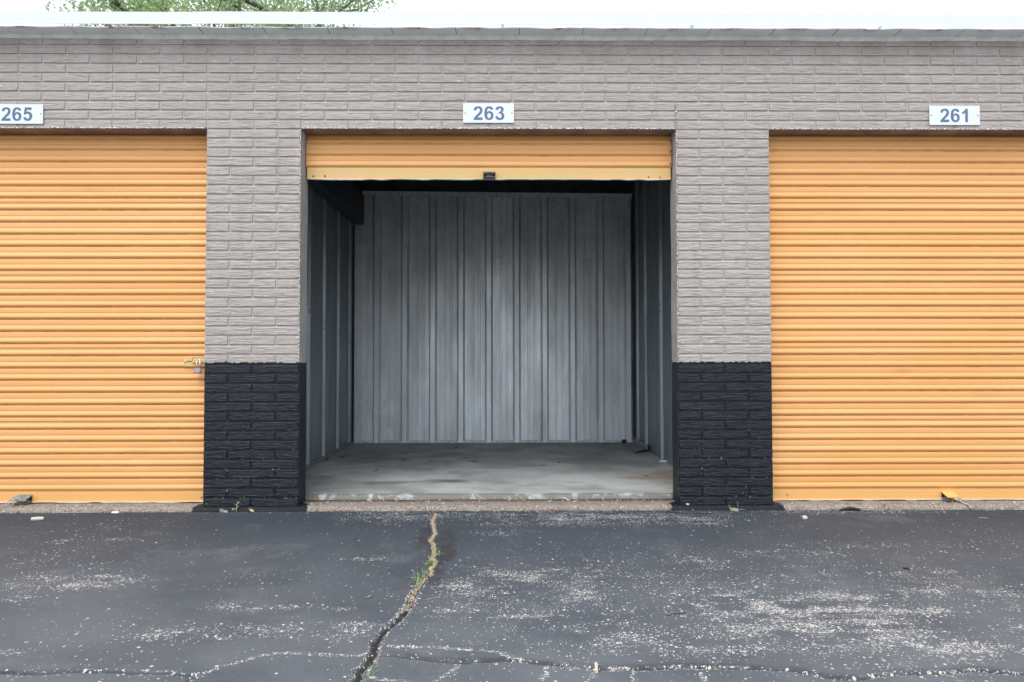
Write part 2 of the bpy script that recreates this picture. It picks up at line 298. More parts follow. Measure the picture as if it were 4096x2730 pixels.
def asphalt():
    n = N('sealed_asphalt', .80, .35)
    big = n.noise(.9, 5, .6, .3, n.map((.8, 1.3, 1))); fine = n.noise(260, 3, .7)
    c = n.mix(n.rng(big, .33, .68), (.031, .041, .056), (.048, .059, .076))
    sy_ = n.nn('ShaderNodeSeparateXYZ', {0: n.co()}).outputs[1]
    c = n.mix(n.math('MULTIPLY', n.rng(sy_, -.25, -2.2), n.rng(n.noise(1.7, 5, .65), .3, .6, .35, 1)), c, (.138, .150, .168))   # paler with distance from the wall
    c = n.mix(n.rng(fine, .3, .75), c, n.mix(.5, c, (.030, .034, .042)))
    c = n.mix(n.math('MULTIPLY', n.attr('tar'), n.rng(n.noise(16, 4, .7, .6), .36, .56)), c, (.034, .033, .036))
    c = n.mix(n.attr('crk'), c, (.026, .025, .026))
    c = n.mix(n.rng(n.nn('ShaderNodeSeparateXYZ', {0: n.co()}).outputs[1], -3.0, -4.5), c, (.24, .24, .235))  # out-of-view ground made paler to bounce light onto soffit and interior
    dens = n.attr('dens')
    for scale, r0, r1, k in ((160., .14, .50, 1.2), (78., .14, .48, .66)):
        v = n.nn('ShaderNodeTexVoronoi', {'Vector': n.co(), 'Scale': scale}, voronoi_dimensions='2D')
        s3 = n.nn('ShaderNodeSeparateColor', {0: v.outputs['Color']})
        gate = n.math('LESS_THAN', s3.outputs[0], n.math('MULTIPLY', dens, k))
        rad = n.rng(s3.outputs[1], 0, 1, r0, r1)
        sh = n.math('ADD', v.outputs[0], n.math('MULTIPLY', n.math('SUBTRACT', n.noise(420, 2, .5), .5), .25))
        hit = n.math('MULTIPLY', gate, n.rng(n.math('SUBTRACT', rad, sh), -.02, .05))
        c = n.mix(hit, c, n.mix(s3.outputs[2], (.62, .60, .56), (.47, .45, .43)))
    sm_ = n.noise(1, 3, .6, .2, n.map((10, 130, 1))); sg = n.noise(1, 2, .6, 0, n.map((190, 260, 1)))
    f_ = n.math('MULTIPLY', n.math('MULTIPLY', n.rng(sm_, .52, .62), n.rng(sg, .42, .56)), n.rng(dens, .05, .40, 0, .55))
    f_ = n.math('MULTIPLY', f_, n.rng(sy_, -.35, -1.1))
    c = n.mix(f_, c, (.40, .39, .37))
    pat = n.noise(2.6, 5, .7, .5); c = n.mix(n.rng(pat, .56, .68, 0, .35), c, (.14, .15, .165))
    n.set('Base Color', c); n.bump(n.math('ADD', fine, n.noise(90, 2, .6)), .0022); return n.m
M['asphalt'] = asphalt()

# ------------------------------------------------------------------ ground: one asphalt sheet, fine where the cracks are
def axis(a, b, step, far):
    core = np.arange(a, b+1e-6, step); s = step; lo = []; hi = []; x = a; y = b
    while x > -far: s *= 1.35; x -= s; lo.append(x)
    s = step
    while y < far: s *= 1.35; y += s; hi.append(y)
    return np.array(lo[::-1]+list(core)+hi)
gx = axis(-3.4, 3.7, .0095, 90); gy = axis(-2.62, .10, .0075, 90)
X, Y = np.meshgrid(gx, gy, indexing='ij')
near = (np.abs(X) < 4.2) & (Y > -2.9) & (Y < .2)
Z = np.full(X.shape, -.03)+np.where(near, (fbm(X*2.2, Y*2.2, 3)-.5)*.008*np.clip((.0-Y)/.4, 0, 1), 0)
main = wiggle(MAIN, .006, .016, 2)
dm = np.full(X.shape, 9.); dm[near] = polydist(X[near], Y[near], main)
wid = .0085+.0035*np.clip((-Y-.95)/.7, 0, 1)+.006*(fbm(X*30, Y*30, 9)-.5)
ck = np.clip((wid-dm)/.007+.5, 0, 1)
Z -= ck*.016
dd = np.full(X.shape, 9.)
for i, p in enumerate(DARK): dd[near] = np.minimum(dd[near], polydist(X[near], Y[near], wiggle(p, .004, .014, 20+i)))
wd = .0035+.004*fbm(X*8, Y*8, 4); ck2 = np.clip((wd-dd)/.005+.5, 0, 1); Z -= ck2*.008
dw = np.full(X.shape, 9.)
for i, p in enumerate(WHITE): dw[near] = np.minimum(dw[near], polydist(X[near], Y[near], wiggle(p, .006, .014, 40+i)))
Z -= np.clip((.004-dw)/.004+.5, 0, 1)*.003
tar = np.exp(-(dm/.028)**2)*np.clip(.1+fbm(X*7, Y*7, 11), 0, 1)*.6
for (cx, cy, rx, ry, a) in ((-.325, -.62, .05, .24, 1.), (-.225, -.82, .06, .30, 1.), (-.19, -.98, .06, .12, 1.), (-.205, -1.28, .035, .18, .9)):
    tar = np.maximum(tar, a*np.clip(1.6-((X-cx)/rx)**2-((Y-cy)/ry)**2+(fbm(X*22, Y*22, 5)-.5)*1.5, 0, 1))
ab = polydist(X, Y+.0, [(x, y+.012) for x, y in DARK[1]]); tar = np.maximum(tar, .75*np.exp(-(ab/.017)**2)*np.clip((X+.33)*6, 0, 1))
tar = np.maximum(tar, .8*np.exp(-(polydist(X, Y, [(x, y+.006) for x, y in DARK[0]])/.016)**2)*np.clip((-.95-X)*2.5, 0, 1))
streak = np.clip((fbm(X*2.2, Y*34, 61, 3)-.40)*3.4, .06, 1.5)*np.clip((fbm(X*16, Y*24, 67, 2)-.22)*2.2, .1, 1.4)
blot = np.clip((fbm(X*9, Y*16, 71, 3)-.36)*3.2, 0, 1.3)
pd = np.zeros(X.shape)
for cx, cy, rx, ry, a in PATCH:
    e = ((X-cx)/rx)**2+((Y-cy)/ry)**2; pd += a*np.exp(-e**1.3*.75)
dens = .004+.022*np.clip((fbm(X*1.4, Y*3, 77)-.45)*4, 0, 1)+pd*(.70*streak+.80*blot)*.85
dens = dens+np.clip(1-dw/.011, 0, 1)*.75*np.clip(.2+1.4*fbm(X*12, Y*12, 5), 0, 1)+np.exp(-((dd-.010)/.006)**2)*.30+np.exp(-((dm-wid-.004)/.006)**2)*.9*np.clip((-Y-1.2)*4, 0, 1)*np.clip(.2+1.5*fbm(X*14, Y*14, 8), 0, 1)
dens *= (1-.8*np.clip(tar*1.2, 0, 1)*(dw > .02))*(1-ck)
dens = np.where(near, np.clip(dens, 0, .85), .03)
me = mesh_np('asphalt', np.stack([X, Y, Z], -1).reshape(-1, 3), grid_faces(len(gx), len(gy)), {'dens': dens, 'tar': np.where(near, tar, 0), 'crk': np.clip(ck+ck2*.8, 0, 1)}, True)
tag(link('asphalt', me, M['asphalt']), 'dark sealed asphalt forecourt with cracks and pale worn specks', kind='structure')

# ------------------------------------------------------------------ building
B = empty('storage_building', (0, 0, 0))
tag(B, 'long low self storage building of grey painted split face brick with black painted base', 'building')
CR = .061; U = .1525
def wall_mesh():
    offs = np.array([0, .005, .008, .019, .032, .046, .060, .074, .088, .102, .116, .130, .1445, .1475])
    xs = np.concatenate([k*U+offs for k in range(-32, 32)]+[[32*U]])
    frac = np.array([0, .05, .13, .19, .28, .38, .48, .58, .68, .78, .88, .965])
    ntop = 10; nbot = 40
    zs = []; cid = []; fr = []
    for i in range(-ntop, nbot):
        for f_ in frac: zs.append(2.44-CR*(i+f_)); cid.append(i); fr.append(f_)
    zs.append(2.44-CR*nbot); cid.append(nbot-1); fr.append(1.)
    zs = np.array(zs); cid = np.array(cid); fr = np.array(fr)
    Xg, Zg = np.meshgrid(xs, zs, indexing='ij'); Ci = np.broadcast_to(cid, Xg.shape); Fr = np.broadcast_to(fr, Xg.shape)
    t = Xg/U; k = np.round(t); dx = np.abs(Xg-k*U); ki = k.astype(int)
    jt = np.where(Ci % 2 == 0, (ki % 2) != 0, (ki % 2) == 0)      # joints at odd/even half bricks
    blockj = (ki % 4 == 0)
    side = np.where(jt, np.clip((dx-.0045)/.004, 0, 1), 1.)
    side = np.where(~jt & blockj, np.clip(.55+dx/.006*.45, 0, 1), side)
    vert = np.clip((Fr-.13)/.08, 0, 1)*(Fr < .99)
    vert = np.where(Fr < .04, 0, vert)
    face = side*vert
    rid = fbm(Xg*15, Zg*120, 5, 3); pil = fbm(Xg*9, Zg*25, 8, 3)
    tone_ = vnoise(np.floor((Xg/U+np.where(Ci % 2 == 0, 1, 0))/2)*7.3, Ci*3.1+0*Xg, 91)
    h = face*(.0042+.0045*(rid-.5)+.0022*(pil-.5)+.0016*Fr)
    h += .0008*(fbm(Xg*3, Zg*3, 12)-.5)
    Yg = -h
    n = len(xs); mz = len(zs); F = grid_faces(n, mz)
    cx = (xs[:-1]+xs[1:])/2; cz = (zs[:-1]+zs[1:])/2
    CX, CZ = np.meshgrid(cx, cz, indexing='ij')
    op = np.zeros(CX.shape, bool)
    for a in (-4.27, -1.22, 1.83): op |= (CX > a) & (CX < a+2.44) & (CZ < 2.44)
    lim = .915+.0065+.006*(fbm(CX*45, CX*0, 3)-.5)*2+.004*(fbm(CX*6, CX*0, 9)-.5)*2
    blk = CZ < lim
    V = np.stack([Xg, Yg, Zg], -1).reshape(-1, 3); fa = face.reshape(-1)
    out = []
    for msk in (~op & ~blk, ~op & blk):
        Fm = F[msk.reshape(-1)]; used, inv = np.unique(Fm, return_inverse=True)
        out.append((V[used], inv.reshape(-1, 4), fa[used], tone_.reshape(-1)[used]))
    return out
(w1, w2) = wall_mesh()
def flip(F): return F[:, ::-1]
wall = link('brick_wall', mesh_np('brick_wall', w1[0], flip(w1[1]), {'face': w1[2], 'tone': w1[3]}), M['brick'], B)
cxf = w2[0][w2[1][:, 0], 0]
for a, c_ in ((-4.9, -4.2), (-1.9, -1.1), (1.1, 1.9), (4.2, 4.9)):
    Fm = w2[1][(cxf > a) & (cxf < c_)]; used, inv = np.unique(Fm, return_inverse=True)
    link('painted_base', mesh_np('painted_base', w2[0][used], flip(inv.reshape(-1, 4)), {'face': w2[2][used], 'tone': w2[3][used]}), M['black'], B)
# lintel undersides and door jambs (smooth render), slightly uneven
OPEN = [(-4.27, -1.83), (-1.22, 1.22), (1.83, 4.27)]
REC = .092
for a, b in OPEN:
    MB().box(a-.05, b+.05, .0015, REC+.03, 2.4405, 2.50).build('lintel', plain('lintel_plaster', (.36, .27, .22), .85, .2, var=.25, scale=5, bump=.003, bscale=30) if 'lint' not in M else M['lint'], B)
    M.setdefault('lint', bpy.data.materials['lintel_plaster'])
def jamb(x, sgn):
    for z0, z1, mt, nm in ((.919, 2.4395, M['jamb'], 'jamb'), (-.02, .9185, M['jambblack'], 'jamb')):
        nz = 60; zz = np.linspace(z0, z1, nz); yy = np.array([.001, .02, .05, REC-.003, REC+.06])
        Yj, Zj = np.meshgrid(yy, zz, indexing='ij'); Xj = x+sgn*(.0015*(fbm(Yj*30, Zj*12, int(abs(x)*100))-.5)+.0)-sgn*np.where(Yj > REC-.01, .0015*np.sin(Zj*9), 0)
        F = grid_faces(5, nz); link(nm, mesh_np(nm, np.stack([Xj, Yj, Zj], -1).reshape(-1, 3), F if sgn > 0 else flip(F), None, False), mt, B)
for a, b in OPEN: jamb(a, 1); jamb(b, -1)
# chipped pale arris along the lintels and the jamb corners
def chips(p0, p1, wdt, seed, nrm):
    n = int((Vector(p1)-Vector(p0)).length/.006); t = np.linspace(0, 1, n); P0 = np.array(p0); P1 = np.array(p1); c = P0+(P1-P0)*t[:, None]
    q = wdt*(.35+.9*vnoise(t*n*.45, t*0, seed)); horiz = abs(P1[0]-P0[0]) > .5; V = []
    for k, (a_, dep) in enumerate(((0, -.004), (0, -.0125), (.5, -.0135), (1, -.012), (1, -.003))):
        y = dep+.0025*(vnoise(t*n*.7, t*0+k, seed+3)-.5)
        V.append(np.stack([c[:, 0], y, c[:, 2]-.002+a_*q], -1) if horiz else np.stack([c[:, 0]-nrm*.001+nrm*a_*q, y, c[:, 2]], -1))
    link('chipped_arris', mesh_np('chipped_arris', np.concatenate(V), grid_faces(5, n)), M['chip'], B)
for i, (a, b) in enumerate(OPEN): chips((a, 0, 2.4395), (b, 0, 2.4395), .0075, i, 1)
chips((-1.2205, 0, .93), (-1.2205, 0, 2.43), .006, 11, -1); chips((1.2205, 0, .93), (1.2205, 0, 2.60), .006, 12, 1)
# caulk under the eave
xs = np.linspace(-4.88, 4.88, 1400)
prof = [(-.012, 3.058), (-.016, 3.049), (-.013, 3.040), (-.009, 3.031), (-.002, 3.024)]
V = []
for j, (y, z) in enumerate(prof):
    wv = fbm(xs*6, xs*0+j*.15, 31, 4)-.5; lo = j/4.
    V.append(np.stack([xs, y+.006*wv, z-lo*(.012*wv+.006*(vnoise(xs*1.7, xs*0, 44)-.5))], -1))
link('caulk_bead', mesh_np('caulk_bead', np.concatenate(V), flip(grid_faces(len(prof), len(xs)))[:, ::-1], None, True), M['caulk'], B)
# soffit boards
k0 = -3.081-.41*5; i = 0
while k0+.41*i < 4.9:
    xa = k0+.41*i; nx, ny = 22, 5; uu = np.linspace(.0015, .4085, nx); vv = np.linspace(-.105, .03, ny)
    Us, Vs = np.meshgrid(uu, vv, indexing='ij'); tt = Us/.41
    sag = .0018+.002*random.random(); ph = random.random()
    front = np.clip(-Vs/.105, 0, 1)
    zz = 3.0560-.0025*(1-np.sin(np.pi*tt)**.3)*0-sag*np.sin(np.pi*tt)**2*front*(.4+ph)+.0015*np.sin(tt*9+i)*front
    edge = np.clip((front-.62)/.38, 0, 1)*np.clip(1.2-np.abs(tt-.25-.5*ph)*5, 0, 1)
    top = np.stack([Us+xa, Vs, zz+.0055], -1).reshape(-1, 3); bot = np.stack([Us+xa, Vs, zz], -1).reshape(-1, 3)
    F1 = grid_faces(nx, ny); n = nx*ny
    fr_ = np.array([[a*ny, a*ny+n, (a+1)*ny+n, (a+1)*ny] for a in range(nx-1)])
    link('soffit_board', mesh_np('soffit_board', np.concatenate([top, bot]), np.concatenate([F1, flip(F1)+n, fr_]), {'stain': np.concatenate([edge.ravel()]*2)}), M['soffit'], B); i += 1
    MB().box(xa-.008, xa+.008, -.100, .029, 3.0585, 3.0605).build('seam_backing', M['dark'], B)  # dark backing added above each seam to stop light showing through the gap
# fascia in three lengths
for (a, b, y, dz) in ((-4.95, -1.868, -.120, .0), (-1.872, .947, -.1225, .0015), (.944, 4.95, -.120, -.001)):
    nx = 60; uu = np.linspace(a, b, nx); wv = .0022*(fbm(uu*1.3, uu*0, 5)-.5)*2; z0 = 3.0672+dz+wv+.0018*(fbm(uu*4, uu*0, 15)-.5)*2; z1 = 3.1465+dz+wv
    rows = [(y+.014, z1), (y+.0, z1), (y, z0+.010), (y-.0008, z0+.004), (y, z0)]
    V = np.concatenate([np.stack([uu, np.full(nx, yy), zz], -1) for yy, zz in rows])
    fo = link('fascia', mesh_np('fascia', V, grid_faces(len(rows), nx)), M['white'], B)
for x in np.arange(-4.8, 4.9, 1.22): MB().box(x, x+.02, -.105, .02, 3.078, 3.082).build('fascia_bracket', M['seal'], B)
MB().box(-4.9, 4.9, .03, 3.3, 3.050, 3.085).build('roof', M['roof'], B)
for q in ((-4.9, 4.9, 3.2, 3.3), (-4.9, -4.87, .10, 3.19), (4.87, 4.9, .10, 3.19)): MB().box(*q, -.04, 3.048).build('outer_wall', M['roof'], B)
# pier cores behind the faces keep light out of the neighbouring units
pc = MB()
for a, b in ((-4.86, -4.29), (-1.80, -1.59), (1.53, 1.80), (4.29, 4.86)): MB().box(a, b, .13, .16, -.02, 2.508).build('pier_core', M['dark'], B)
pc.box(-4.86, 4.86, .125, .155, 2.51, 3.046).build('inner_header', M['dark'], B)

# footing with exposed aggregate
fx = np.arange(-4.9, 4.9, .0085)
P = [(.175, .004), (.15, .003), (.12, .004), (.095, .002), (.07, .003), (.045, .002), (.02, .001), (.005, .0), (-.008, -.001), (-.017, -.004), (-.024, -.009), (-.030, -.015), (-.034, -.021), (-.037, -.028), (-.038, -.036), (-.038, -.045)]
FX = np.repeat(fx[:, None], len(P), 1); PY = np.array([p[0] for p in P])[None, :]+0*FX; PZ = np.array([p[1] for p in P])[None, :]+0*FX
sfr = np.arange(len(P))[None, :]/(len(P)-1.)+0*FX
fronty = np.clip((.01-PY)/.03, 0, 1)
pier = np.zeros(FX.shape)
for a, b in ((-1.83, -1.22), (1.22, 1.83), (4.27, 4.9), (-4.9, -4.27)): pier = np.maximum(pier, np.clip(1-np.maximum(np.maximum(a-FX, FX-b), 0)/.12, 0, 1))
shape = np.interp(FX, [-3.2, -2.3, -1.83, -1.2, 0, 1.2, 1.85, 2.3, 3.4], [-.012, .008, .006, .012, .016, .012, .008, .004, -.004])
agg = np.clip((sfr-.52)/.12, 0, 1)
PY2 = PY+fronty*(shape+.010*(fbm(FX*9, sfr*4, 3)-.5))+agg*.006*(fbm(FX*70, sfr*22, 6, 3)-.5)
PZ2 = PZ+.004*(fbm(FX*12, PY*20, 9)-.5)+agg*(1-fronty*.3)*.006*(fbm(FX*75, sfr*24, 7, 3)-.5)
inop = (np.abs(FX) < 1.22); dirt = np.where(inop, np.clip((PY-.085)/.05, 0, 1), np.clip((PY-.075)/.02, 0, .6))
paint = np.where(pier > .999, 1, pier*.95)*np.where(PY > .0, np.clip(1.15-np.maximum(PY-.02, 0)*9, 0, 1), 1)
me = mesh_np('footing', np.stack([FX, PY2, PZ2], -1).reshape(-1, 3), flip(grid_faces(*FX.shape)), {'agg': agg*(1-.5*pier), 'dirt': dirt, 'paint': paint}, True)
link('footing', me, M['footing'], B)

# interior slab
sx = np.arange(-1.60, 1.551, .012); sy = np.concatenate([[.172, .176, .181, .187, .194, .202], np.arange(.212, 3.08, .014)])
SX, SY = np.meshgrid(sx, sy, indexing='ij')
SZ = np.interp(SY, [.172, .176, .181, .187, .194, .202, .22], [.000, .012, .022, .029, .033, .0345, .035])+.0015*(fbm(SX*5, SY*30, 2)-.5)
SY2 = SY+.010*(fbm(SX*5, SX*0, 21)-.5)*np.clip((.25-SY)/.05, 0, 1)
damp_dark = np.zeros(SX.shape)
for cx, cy, rx, ry, a in ((-.78, .64, .26, .075, .9), (-.33, .70, .19, .085, 1.), (.62, .62, .10, .03, .6), (-1.1, 1.1, .12, .05, .5), (-.9, 2.35, .65, .35, .55), (-1.3, 1.95, .3, .25, .35), (.3, 2.7, .9, .18, .3), (-.6, 2.0, .3, .12, .3), (1.15, .78, .12, .02, .6)):
    damp_dark = np.maximum(damp_dark, a*np.clip(1.25-np.sqrt(((SX-cx)/rx)**2+((SY-cy)/ry)**2)+(fbm(SX*9, SY*9, 13)-.5)*1.0, 0, 1))
damp_dark = np.maximum(damp_dark, .35*np.clip((SY-2.2)/.8, 0, 1)); damp_dark = np.maximum(damp_dark, .5*np.clip((SX+1.55)/-.08+1, 0, 1))  # floor also darkened towards the back and along the left wall
rusty = .6*np.clip(1.2-np.hypot((SX-1.35)/.35, (SY-.8)/.35)+(fbm(SX*6, SY*14, 9)-.5), 0, 1)
me = mesh_np('floor_slab', np.stack([SX, SY2, SZ], -1).reshape(-1, 3), grid_faces(*SX.shape), {'damp_dark': damp_dark, 'rusty': rusty, 'edge': np.clip((.235-SY)/.03, 0, 1)}, True)
link('floor_slab', me, M['slab'], B)

# steel panels inside, ribs in the sheet
def ribs_back():
    pts = [(-1.60, 0)]; x = -.3816-.3048*4
    while x < 1.6:
        for dx, h in ((-.0475, 0), (-.047, -.008), (-.0435, -.008), (-.043, .004), (-.023, .056), (.023, .056), (.043, .004), (.0435, -.008), (.047, -.008), (.0475, 0), (.072, 0), (.074, .003), (.079, .003), (.081, 0), (.116, 0), (.122, .0085), (.138, .0085), (.144, 0), (.186, 0), (.192, .0085), (.208, .0085), (.214, 0), (.240, 0), (.242, .003), (.247, .003), (.249, 0)):
            q = x+dx
            if -1.595 < q < 1.545: pts.append((q, h))
        x += .3048
    pts.append((1.55, 0)); return pts
def sheet(name, pts, f, z0, z1, mat):
    nz = 24; zz = np.linspace(z0, z1, nz); V = []
    for a, h in pts:
        for z in zz: V.append(f(a, h+.0014*math.sin(z*2.1+a*7), z))
    return link(name, mesh_np(name, V, grid_faces(len(pts), nz)), mat, B)
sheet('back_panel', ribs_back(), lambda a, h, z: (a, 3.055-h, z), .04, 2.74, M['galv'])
MB().box(-1.57, 1.51, 3.035, 3.06, 2.741, 2.99).build('rear_header', M['dark'], B)
def ribs_side(ys):
    pts = [(.16, 0)]
    ys = sorted(ys)
    for i, y in enumerate(ys):
        pts += [(y-.0045, 0), (y+.0045, .0235), (y+.040, .0235), (y+.048, 0)]
        nxt = ys[i+1] if i+1 < len(ys) else 3.05
        g_ = nxt-y-.05
        if g_ > .25:
            for t in (.33, .66): c = y+.05+g_*t; pts += [(c-.012, 0), (c-.008, .003), (c+.008, .003), (c+.012, 0)]
    pts.append((3.06, 0)); return pts
sheet('left_panel', ribs_side([.37, .875, 1.3775, 1.8636, 2.388, 2.8776]), lambda a, h, z: (-1.572+h, a, z), .03, 2.99, M['galvshade'])
sheet('right_panel', ribs_side([.40, .97, 1.6945, 2.3731, 2.7858]), lambda a, h, z: (1.515-h, a, z), .03, 2.99, M['galvshade'])
MB().box(-1.57, 1.51, .16, 3.05, 2.992, 3.0).build('ceiling', plain('ceiling_liner', (.11, .11, .115), .8, .3), B)
t_ = MB(); t_.add([(-1.452, 2.996, 2.728), (1.499, 2.996, 2.700), (1.499, 2.996, 2.750), (-1.452, 2.996, 2.779), (-1.452, 3.02, 2.728), (1.499, 3.02, 2.700), (1.499, 3.02, 2.750), (-1.452, 3.02, 2.779)],
             [(0, 1, 2, 3), (3, 2, 6, 7), (0, 4, 5, 1), (0, 3, 7, 4), (1, 5, 6, 2)])
tr = t_.build('top_trim', M['trimgrey'], B)
for q in range(11): MB().dome((-1.33+.2795*q+random.uniform(-.01, .01), 2.9955, 2.745-.0095*q+random.uniform(-.006, .004)), .006, .004, n=8).build('screw', M['dark'], tr)
MB().box(-1.555, 1.50, 3.004, 3.018, .036, .062).build('bottom_trim', M['seal'], B, bevel=.002)
MB().box(-1.560, -1.536, 2.99, 3.014, .036, 2.40).build('corner_trim', M['dark'], B); MB().box(1.488, 1.510, 2.99, 3.014, .036, 2.74).build('corner_trim', M['dark'], B)
MB().box(-1.572, -1.545, .18, 2.99, .034, .058).box(-1.548, -1.528, .18, 2.99, .034, .041).build('base_angle', M['galvdirty'], B)
MB().box(-1.534, -1.431, .35, 2.985, 2.405, 2.413).box(-1.437, -1.431, .35, 2.985, 2.413, 2.72).box(-1.455, -1.4375, .35, 2.985, 2.712, 2.72).build('rafter', M['dark'], B)
for yy, zz in ((1.38, 1.41), (1.38, 1.36), (1.3775, 1.34), (1.8636, 1.28), (1.8636, 1.22), (2.388, 1.25), (2.388, 1.19), (2.8776, 1.2), (2.88, 1.14)): MB().dome((-1.556, yy-.001, zz), .006, .004, (.3, -.95, 0), 8).build('screw', M['dark'], B)
for yy, zz in ((1.6945, 1.43), (1.6945, 1.37), (2.3731, 1.33), (2.3731, 1.27), (2.7858, 1.31), (2.7858, 1.22)): MB().dome((1.498, yy-.001, zz), .006, .004, (-.3, -.95, 0), 8).build('screw', M['dark'], B)

# ------------------------------------------------------------------ roll-up doors
PIT = .0803
DENTS = [(2.75, .83, .05, .005), (3.3, .66, .10, .005), (2.2, 1.9, .03, .004), (-2.62, 2.03, .07, .004), (-2.3, .30, .08, .005), (-2.9, 1.2, .12, -.003), (3.0, 1.5, .15, .004), (.4, 2.3, .06, .003)]
def curtain_profile(zb, ztop):
    """(z, depth, grime) from the bottom bar upwards; dark lines sit at zb + k*PIT"""
    pts = []; k = 0
    low = [(.000, .0010, .8), (.0030, .0035, .7), (.0070, .0090, .2), (.0115, .0128, 0), (.0165, .0144, 0), (.023, .0142, 0), (.030, .0118, 0), (.036, .0090, 0), (.0400, .0076, 0), (.0425, .0068, 0), (.0440, .0066, .1)]
    unit = low+[(.0450, .0077, .1), (.047, .0081, 0), (.058, .0081, 0), (.0705, .0083, 0), (.0745, .0078, 0), (.0772, .0050, .1), (.0797, .0010, .9)]
    seam = low+[(.0450, .0077, .1), (.0496, .0095, 0), (.0500, .0070, 1), (.0514, .0066, .8), (.0520, .0092, 0), (.060, .0083, 0), (.0705, .0085, 0), (.0745, .0078, 0), (.0772, .0050, .1), (.0797, .0010, .9)]
    while zb+k*PIT < ztop:
        for dz, d, g_ in (seam if k % 6 == 5 else unit):
            z = zb+k*PIT+dz
            if z < ztop: pts.append((z, d, g_))
        k += 1
    return pts
def roll_door(xa, xb, zbot, zline, ztop, label, rolled, k_seam=0):
    me_pts = curtain_profile(zline, ztop)
    xs = np.linspace(xa, xb, 150)
    V = []; G = []
    for z, d, g_ in me_pts:
        back = max(0, z-rolled); roll_y = 3.2*back*back
        y = .108-d+roll_y+.0026*(fbm(xs*1.3+xa*7, xs*0+z*3, 50, 3)-.5)
        for qx, qz, qr, qa in DENTS: y = y+qa*np.exp(-((xs-qx)**2+((z-qz)*1.6)**2)/qr**2)
        V.append(np.stack([xs, y, z+.0022*(fbm(xs*.8, xs*0+zbot+5, 51, 2)-.5)], -1)); G.append(np.full(len(xs), g_)*(.35+.9*fbm(xs*2, xs*0+z*11, 52, 3)))
    me = mesh_np('roll_up_door', np.concatenate(V), flip(grid_faces(len(me_pts), len(xs)))[:, ::-1], {'crease_shade': np.clip(np.concatenate(G), 0, 1)}, False)
    me.polygons.foreach_set('use_smooth', np.ones(len(me.polygons), bool))
    d = link('roll_up_door', me, M['orange'], B); d['label'] = label
    nx = 80; uu = np.linspace(xa+.006, xb-.006, nx)
    rows = [(.106, zline+.004), (.1035, zline-.001), (.1030, zline-.012), (.1010, zline-.0135), (.1005, zbot+.006), (.0975, zbot+.0035), (.0975, zbot), (.120, zbot)]
    V = np.concatenate([np.stack([uu, np.full(nx, yy)+.001*(fbm(uu*3, uu*0, 9)-.5), np.full(nx, zz)], -1) for yy, zz in rows])
    bar = link('bottom_bar', mesh_np('bottom_bar', V, grid_faces(len(rows), nx)), M['bar'] if zbot > 1 else M['bar_o'], d)
    uu = np.linspace(xa+.008, xb-.008, 260); hh = .0005+.005*np.clip(vnoise(uu*14, uu*0+zbot, 33)*1.5-.35, 0, 1)
    V = np.concatenate([np.stack([uu, yy+0*uu, zz], -1) for yy, zz in ((.118, zbot-.0006+0*uu), (.0962, zbot+.0006+0*uu), (.0960, zbot-hh), (.118, zbot-hh-.0002))])
    link('edge_seal', mesh_np('edge_seal', V, grid_faces(4, 260)), M['seal'], d)
    return d
dL = roll_door(-4.25, -1.835, .010, .0806, 2.47, 'closed orange roll-up door with a padlock', 2.34)
dC = roll_door(-1.2165, 1.2155, 2.137, 2.2147, 2.47, 'orange roll-up door raised to just below the lintel', 2.34)
dR = roll_door(1.835, 4.25, .010, .0806, 2.47, 'closed orange roll-up door with no lock in view', 2.34)
def bolts(door, pts, mat, r=.007):
    for x, z in pts: MB().dome((x, .1005, z), r, .005).build('bolt', mat, door, smooth=True)
bolts(dL, [(-1.885, .040)], M['galvdirty']); bolts(dR, [(1.965, .043)], M['galvdirty'], .006)
bolts(dC, [(-1.168, 2.158), (-1.092, 2.158)], M['galvdirty'], .0075); bolts(dC, [(1.062, 2.152), (1.138, 2.151)], M['rust'], .005)
for z in (2.236, 2.317, 2.395): MB().box(1.199, 1.2135, .088, .094, z-.002, z+.012).build('end_clip', M['galvdirty'], dC)
# bent lift handles
def handle(door, x0, x1, zb, tied, inner):
    zt = zb+.050
    mb = MB(); mb.add([(x0, .099, zt), (x1, .099, zt), (x1+.002, .028, zb+.026), (x0-.002, .028, zb+.026), (x0, .0995, zt-.003), (x1, .0995, zt-.003), (x1+.002, .0285, zb+.0225), (x0-.002, .0285, zb+.0225)],
                      [(0, 1, 2, 3), (4, 7, 6, 5), (0, 4, 5, 1), (3, 2, 6, 7), (0, 3, 7, 4), (1, 5, 6, 2)])
    hd = mb.build('lift_handle', inner if inner else M['bar_o'], door)
    MB().box(x0+.001, x1-.001, .0975, .0998, zb, zt-.004).box(x0+.001, x1-.001, .045, .0975, zb-.002, zb+.001).build('handle_pocket', M['galvdirty'], hd)
    for q in (x0+.002, x1-.016): MB().box(q, q+.014, .0955, .0973, zb+.012, zb+.03).build('rust_patch', M['rust'], hd)
    return hd
handle(dL, -3.088, -2.985, .010, True, M['galvdirty']); handle(dR, 2.985, 3.063, .012, True, None); handle(dC, -.041, .040, 2.139, False, M['galvdirty'])
